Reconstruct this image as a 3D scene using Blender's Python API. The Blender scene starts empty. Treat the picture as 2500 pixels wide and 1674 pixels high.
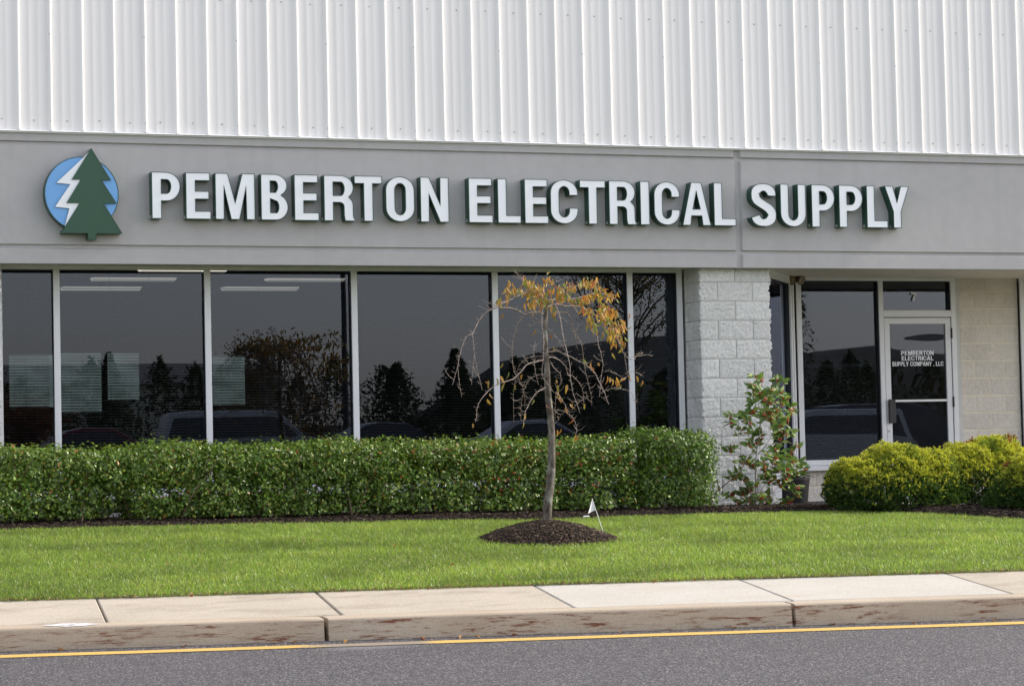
import bpy, math, random
import numpy as np
from mathutils import Vector, Matrix, noise
from mathutils.geometry import tessellate_polygon

# ------------------------------------------------------------------ camera, sky, sun, exposure
scene = bpy.context.scene
COL = scene.collection
R = math.radians
SUN_AZ, SUN_EL = 2.2, 33.0          # degrees in front of the facade plane, degrees above the horizon (sun from the right)

cam_d = bpy.data.cameras.new('camera')
cam = bpy.data.objects.new('camera', cam_d)
COL.objects.link(cam)
cam_d.sensor_width = 36.0
cam_d.lens = 5946.43 / 2500.0 * 36.0
cam_d.clip_start, cam_d.clip_end = 0.1, 5000.0
_r, _u, _f = (Vector(v) for v in ((0.93866416, -0.34412303, -0.02211211), (0.00503264, -0.05044624, 0.9987141), (0.34479599, 0.93756841, 0.04562023)))
_m = Matrix((( _r.x, _u.x, -_f.x, -3.59328), (_r.y, _u.y, -_f.y, -23.20901), (_r.z, _u.z, -_f.z, 0.66121), (0, 0, 0, 1)))
cam.matrix_world = _m
scene.camera = cam

world = bpy.data.worlds.new('World'); scene.world = world; world.use_nodes = True
wn = world.node_tree.nodes; wl = world.node_tree.links
sky = wn.new('ShaderNodeTexSky'); sky.sky_type = 'NISHITA'; sky.sun_disc = False
sky.sun_elevation = R(SUN_EL); sky.sun_rotation = R(90 + SUN_AZ)
sky.air_density = 1.2; sky.dust_density = 1.6; sky.ozone_density = 1.0; sky.altitude = 0
wn['Background'].inputs['Strength'].default_value = 0.15
hz = wn.new('ShaderNodeHueSaturation'); hz.inputs['Saturation'].default_value = 0.45      # milky autumn haze
wl.new(sky.outputs['Color'], hz.inputs['Color']); hw = wn.new('ShaderNodeMix'); hw.data_type = 'RGBA'; hw.blend_type = 'MULTIPLY'; hw.inputs[0].default_value = 1.0; hw.inputs[7].default_value = (1.035, 0.99, 0.99, 1)
wl.new(hz.outputs['Color'], hw.inputs[6]); wl.new(hw.outputs[2], wn['Background'].inputs['Color'])

sun_d = bpy.data.lights.new('sun', 'SUN'); sun_d.energy = 2.0; sun_d.angle = R(1.6); sun_d.color = (1.0, 0.92, 0.79)
sun = bpy.data.objects.new('sun', sun_d); COL.objects.link(sun)
_sd = Vector((math.cos(R(SUN_EL)) * math.cos(R(SUN_AZ)), -math.cos(R(SUN_EL)) * math.sin(R(SUN_AZ)), math.sin(R(SUN_EL))))
sun.rotation_euler = _sd.to_track_quat('Z', 'Y').to_euler(); sun.location = (40, -10, 30)

vs = scene.view_settings
vs.view_transform = 'Standard'; vs.look = 'None'; vs.gamma = 1.0; vs.use_curve_mapping = False; vs.exposure = 1.15
scene.cycles.max_bounces = 8; scene.cycles.transparent_max_bounces = 12
scene.cycles.sample_clamp_indirect = 6.0

rng = np.random.default_rng(11)
random.seed(5)

TRUNK=[(3.806, -3.85, 0.07, 0.0441), (3.806, -3.85, 0.085, 0.0413), (3.81, -3.85, 0.151, 0.0399), (3.814, -3.85, 0.225, 0.0399), (3.827, -3.85, 0.299, 0.0391), (3.841, -3.85, 0.373, 0.037), (3.854, -3.85, 0.484, 0.0356), (3.861, -3.85, 0.595, 0.0327), (3.864, -3.85, 0.744, 0.0306), (3.869, -3.85, 0.848, 0.0292), (3.866, -3.85, 0.87, 0.0295), (3.858, -3.85, 0.992, 0.0277), (3.846, -3.85, 1.104, 0.0286), (3.839, -3.85, 1.226, 0.0268), (3.836, -3.85, 1.366, 0.025), (3.834, -3.85, 1.506, 0.0205), (3.831, -3.85, 1.693, 0.017), (3.839, -3.85, 1.834, 0.017), (3.845, -3.85, 1.946, 0.0152)]
BRANCHES=[[(3.829, -3.85, 1.843, 0.0061), (3.776, -3.873, 1.861, 0.0056), (3.697, -3.897, 1.855, 0.0052), (3.609, -3.92, 1.847, 0.0048), (3.532, -3.943, 1.884, 0.0045), (3.444, -3.967, 1.895, 0.0041), (3.357, -3.99, 1.892, 0.0038), (3.27, -4.013, 1.871, 0.0035), (3.192, -4.037, 1.814, 0.0032), (3.144, -4.06, 1.758, 0.003), (3.095, -4.083, 1.679, 0.0027), (3.028, -4.107, 1.637, 0.0024), (2.985, -4.13, 1.572, 0.0022), (2.951, -4.153, 1.48, 0.0019), (2.922, -4.177, 1.388, 0.0016), (2.867, -4.2, 1.243, 0.0014)], [(3.107, -4.05, 1.68, 0.0022), (3.099, -4.075, 1.61, 0.0018), (3.1, -4.1, 1.499, 0.0016), (3.112, -4.125, 1.37, 0.0013), (3.143, -4.15, 1.196, 0.0011)], [(3.1, -4.1, 1.499, 0.0017), (3.072, -4.125, 1.389, 0.0012), (3.051, -4.15, 1.243, 0.0008)], [(2.933, -4.15, 1.385, 0.0017), (2.938, -4.175, 1.243, 0.0013), (2.945, -4.2, 1.147, 0.001)], [(3.784, -3.85, 1.843, 0.0044), (3.738, -3.814, 1.855, 0.0039), (3.692, -3.777, 1.85, 0.0036), (3.654, -3.741, 1.813, 0.0033), (3.626, -3.705, 1.74, 0.003), (3.602, -3.668, 1.629, 0.0027), (3.603, -3.632, 1.537, 0.0024), (3.628, -3.595, 1.397, 0.0021), (3.67, -3.559, 1.332, 0.0019), (3.732, -3.523, 1.247, 0.0016), (3.764, -3.486, 1.163, 0.0014), (3.78, -3.45, 1.059, 0.0011)], [(3.797, -3.9, 1.906, 0.0039), (3.768, -3.929, 1.801, 0.0033), (3.769, -3.957, 1.669, 0.0029), (3.761, -3.986, 1.575, 0.0025), (3.743, -4.014, 1.471, 0.0021), (3.718, -4.043, 1.322, 0.0018), (3.765, -4.071, 1.237, 0.0014), (3.801, -4.1, 1.171, 0.0011)], [(3.847, -3.85, 1.937, 0.005), (3.885, -3.906, 1.933, 0.0043), (3.902, -3.961, 1.883, 0.0038), (3.904, -4.017, 1.805, 0.0034), (3.904, -4.072, 1.662, 0.003), (3.913, -4.128, 1.511, 0.0026), (3.918, -4.183, 1.398, 0.0022), (3.898, -4.239, 1.267, 0.0018), (3.902, -4.294, 1.146, 0.0015), (3.936, -4.35, 0.993, 0.0011)], [(3.904, -3.8, 1.865, 0.0039), (4.019, -3.765, 1.867, 0.0034), (4.083, -3.73, 1.86, 0.0031), (4.136, -3.695, 1.796, 0.0028), (4.173, -3.66, 1.703, 0.0025), (4.231, -3.625, 1.647, 0.0023), (4.273, -3.59, 1.553, 0.002), (4.295, -3.555, 1.44, 0.0018), (4.336, -3.52, 1.307, 0.0016), (4.383, -3.485, 1.174, 0.0013), (4.405, -3.45, 1.069, 0.0011)], [(4.114, -3.75, 1.802, 0.0022), (4.18, -3.65, 1.656, 0.0016), (4.248, -3.55, 1.551, 0.0011)], [(3.835, -3.85, 1.895, 0.0066), (3.895, -3.829, 1.924, 0.006), (3.963, -3.807, 1.935, 0.0055), (4.062, -3.786, 1.918, 0.005), (4.132, -3.764, 1.924, 0.0046), (4.221, -3.743, 1.906, 0.0042), (4.32, -3.721, 1.86, 0.0038), (4.41, -3.7, 1.823, 0.0035), (4.49, -3.679, 1.777, 0.0031), (4.558, -3.657, 1.682, 0.0028), (4.616, -3.636, 1.568, 0.0024), (4.654, -3.614, 1.512, 0.0021), (4.735, -3.593, 1.464, 0.0017), (4.808, -3.571, 1.513, 0.0014), (4.865, -3.55, 1.528, 0.0011)], [(4.117, -3.8, 1.917, 0.0033), (4.091, -3.95, 1.846, 0.0028)], [(4.66, -3.6, 1.512, 0.0022), (4.688, -3.575, 1.388, 0.0016), (4.708, -3.55, 1.322, 0.0011)], [(4.775, -3.55, 1.49, 0.0017), (4.891, -3.525, 1.509, 0.0012), (4.975, -3.5, 1.5, 0.0008)], [(4.339, -3.65, 1.865, 0.0033), (4.341, -3.693, 1.805, 0.0029), (4.351, -3.736, 1.698, 0.0025), (4.346, -3.779, 1.582, 0.0022), (4.352, -3.821, 1.504, 0.0019), (4.348, -3.864, 1.408, 0.0016), (4.306, -3.907, 1.256, 0.0014), (4.273, -3.95, 1.133, 0.0011)], [(3.836, -3.85, 1.52, 0.0055), (3.905, -3.906, 1.531, 0.0047), (3.962, -3.962, 1.5, 0.0042), (4.039, -4.019, 1.45, 0.0036), (4.106, -4.075, 1.401, 0.0032), (4.161, -4.131, 1.333, 0.0027), (4.176, -4.188, 1.257, 0.0022), (4.201, -4.244, 1.162, 0.0018), (4.21, -4.3, 1.063, 0.0014)], [(3.835, -3.85, 1.469, 0.0044), (3.902, -3.806, 1.48, 0.0038), (3.989, -3.763, 1.457, 0.0033), (4.056, -3.719, 1.407, 0.0029), (4.101, -3.675, 1.333, 0.0025), (4.159, -3.631, 1.324, 0.0021), (4.236, -3.588, 1.268, 0.0018), (4.288, -3.544, 1.183, 0.0014), (4.307, -3.5, 1.045, 0.0011)], [(3.825, -3.85, 1.459, 0.0055), (3.719, -3.89, 1.44, 0.0048), (3.624, -3.93, 1.411, 0.0043), (3.548, -3.97, 1.345, 0.0038), (3.463, -4.01, 1.289, 0.0034), (3.35, -4.05, 1.261, 0.003), (3.247, -4.09, 1.215, 0.0026), (3.164, -4.13, 1.151, 0.0022), (3.09, -4.17, 1.06, 0.0018), (3.069, -4.21, 0.968, 0.0015), (3.041, -4.25, 0.936, 0.0011)], [(3.825, -3.8, 1.494, 0.0028), (3.726, -3.717, 1.485, 0.002), (3.685, -3.633, 1.442, 0.0015), (3.674, -3.55, 1.37, 0.001)], [(3.812, -3.85, 1.333, 0.0039), (3.791, -3.8, 1.335, 0.0032), (3.739, -3.75, 1.314, 0.0027), (3.706, -3.7, 1.26, 0.0023), (3.693, -3.65, 1.187, 0.0019), (3.69, -3.6, 1.094, 0.0015), (3.705, -3.55, 0.954, 0.0011)], [(3.829, -3.85, 1.221, 0.0039), (3.776, -3.91, 1.21, 0.0031), (3.683, -3.97, 1.168, 0.0025), (3.609, -4.03, 1.093, 0.002), (3.545, -4.09, 1.018, 0.0016), (3.501, -4.15, 0.908, 0.0011)], [(3.636, -3.65, 1.329, 0.0017), (3.621, -3.633, 1.254, 0.0013), (3.611, -3.617, 1.123, 0.0011), (3.621, -3.6, 0.935, 0.0009)], [(3.663, -4.05, 1.609, 0.0017), (3.637, -4.075, 1.534, 0.0014), (3.63, -4.1, 1.441, 0.0012), (3.633, -4.125, 1.329, 0.001), (3.646, -4.15, 1.236, 0.0009)], [(3.854, -3.85, 1.02, 0.0022), (3.949, -3.89, 1.027, 0.0018), (3.993, -3.93, 0.988, 0.0015), (4.026, -3.97, 0.949, 0.0013), (4.033, -4.01, 0.864, 0.0011), (4.016, -4.05, 0.827, 0.0008)], [(4.016, -3.95, 1.024, 0.0017), (4.064, -3.983, 1.088, 0.0013), (4.102, -4.017, 1.11, 0.0011), (4.139, -4.05, 1.141, 0.0008)], [(3.891, -3.85, 0.907, 0.0017), (3.908, -3.9, 0.943, 0.0012), (3.925, -3.95, 1.002, 0.0008)], [(3.822, -3.85, 1.75, 0.0022), (3.891, -3.9, 1.672, 0.0018), (3.93, -3.95, 1.594, 0.0014), (3.948, -4.0, 1.526, 0.0011)], [(3.831, -3.85, 1.937, 0.0044), (3.746, -3.91, 2.026, 0.0035), (3.624, -3.97, 2.022, 0.0028), (3.502, -4.03, 1.985, 0.0022), (3.4, -4.09, 1.939, 0.0017), (3.32, -4.15, 1.912, 0.0011)], [(3.798, -3.85, 1.993, 0.0033), (3.752, -3.79, 2.058, 0.0027), (3.736, -3.73, 2.105, 0.0022), (3.709, -3.67, 2.147, 0.0018), (3.682, -3.61, 2.199, 0.0014), (3.685, -3.55, 2.241, 0.001)], [(3.734, -3.55, 2.166, 0.0017), (3.693, -3.55, 2.18, 0.0012), (3.648, -3.55, 2.194, 0.0008)], [(3.837, -3.85, 1.956, 0.005), (3.937, -3.775, 1.975, 0.0041), (4.047, -3.7, 1.985, 0.0034), (4.209, -3.625, 2.0, 0.0028), (4.363, -3.55, 2.034, 0.0022), (4.508, -3.475, 2.049, 0.0016), (4.685, -3.4, 2.04, 0.0011)], [(3.837, -3.85, 1.975, 0.0028), (3.864, -3.917, 2.064, 0.0021), (3.889, -3.983, 2.106, 0.0016), (3.844, -4.05, 2.138, 0.0011)], [(4.007, -3.75, 1.982, 0.0033), (4.045, -3.71, 2.069, 0.0027), (4.214, -3.67, 2.106, 0.0023), (4.302, -3.63, 2.119, 0.0019), (4.391, -3.59, 2.141, 0.0015), (4.459, -3.55, 2.135, 0.0011)], [(4.407, -3.55, 2.139, 0.0022), (4.457, -3.525, 2.084, 0.0018), (4.498, -3.5, 2.047, 0.0016), (4.588, -3.475, 1.923, 0.0013), (4.66, -3.45, 1.886, 0.0011)], [(4.431, -3.65, 1.826, 0.0022), (4.456, -3.683, 1.738, 0.0018), (4.523, -3.717, 1.689, 0.0014), (4.548, -3.75, 1.601, 0.0011)], [(4.209, -4.15, 1.156, 0.0017), (4.286, -4.16, 1.196, 0.0014), (4.383, -4.17, 1.195, 0.0013), (4.468, -4.18, 1.161, 0.0011), (4.493, -4.19, 1.1, 0.001), (4.518, -4.2, 1.076, 0.0008)], [(4.316, -3.95, 1.348, 0.0017), (4.363, -3.983, 1.351, 0.0013), (4.41, -4.017, 1.326, 0.0011), (4.475, -4.05, 1.268, 0.0008)], [(4.709, -3.55, 1.36, 0.0014), (4.792, -3.55, 1.355, 0.0011), (4.854, -3.55, 1.32, 0.0008)], [(3.908, -3.85, 1.178, 0.0022), (3.935, -3.883, 1.149, 0.0016), (3.97, -3.917, 1.072, 0.0012), (3.995, -3.95, 0.997, 0.0008)], [(3.894, -3.8, 1.442, 0.0028), (3.932, -3.775, 1.387, 0.0024), (3.991, -3.75, 1.35, 0.0021), (4.014, -3.725, 1.275, 0.0018), (3.976, -3.7, 1.182, 0.0016), (3.972, -3.675, 1.041, 0.0013), (3.98, -3.65, 0.947, 0.0011)], [(3.218, -4.0, 1.955, 0.0011), (3.296, -4.025, 1.916, 0.0013), (3.355, -4.05, 1.894, 0.0014)], [(3.161, -4.05, 1.905, 0.0011), (3.238, -4.05, 1.868, 0.0011)], [(3.699, -3.75, 1.728, 0.0011), (3.761, -3.775, 1.773, 0.0013), (3.812, -3.8, 1.785, 0.0014)]]
LEAF_SINGLES=[(3.413, -3.95, 1.847), (3.753, -3.83, 1.723), (3.855, -3.9, 1.672), (3.452, -3.81, 1.436), (3.507, -3.8, 1.357), (3.548, -4.02, 1.329), (3.381, -4.04, 1.252), (3.591, -3.72, 1.256), (3.241, -3.95, 1.275), (3.262, -3.96, 1.284), (3.388, -3.65, 1.181), (3.287, -3.86, 1.13), (3.202, -3.72, 0.93), (4.243, -3.86, 1.428), (4.254, -3.79, 1.411), (4.2, -3.99, 1.385), (4.34, -3.8, 1.401), (4.226, -3.7, 1.468), (4.396, -3.84, 1.314), (4.477, -3.75, 1.288), (4.496, -3.78, 1.277), (4.415, -4.02, 1.269), (4.551, -3.75, 1.268), (4.538, -3.81, 1.238), (4.568, -3.93, 1.328), (4.583, -4.04, 1.305), (4.781, -3.7, 1.277), (4.438, -3.86, 1.511), (4.055, -3.76, 1.245), (3.989, -3.7, 1.248), (3.953, -3.76, 1.227), (3.999, -3.68, 1.192), (3.951, -3.89, 1.129), (3.994, -3.73, 1.152), (4.048, -3.87, 1.091), (4.11, -3.68, 1.086), (4.055, -3.7, 1.049), (4.113, -4.01, 1.077), (4.011, -4.0, 0.958), (3.669, -3.96, 1.122), (3.912, -3.66, 1.061), (3.816, -3.88, 1.076), (3.643, -3.8, 1.005), (3.583, -3.93, 0.929), (4.086, -3.85, 0.82), (4.097, -3.9, 0.809), (3.892, -3.91, 0.859), (3.964, -3.82, 0.869), (3.386, -3.82, 1.306), (3.473, -3.69, 1.329), (3.931, -3.78, 1.575), (3.988, -3.68, 1.296), (4.538, -3.71, 1.308), (4.498, -3.65, 1.31)]
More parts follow.
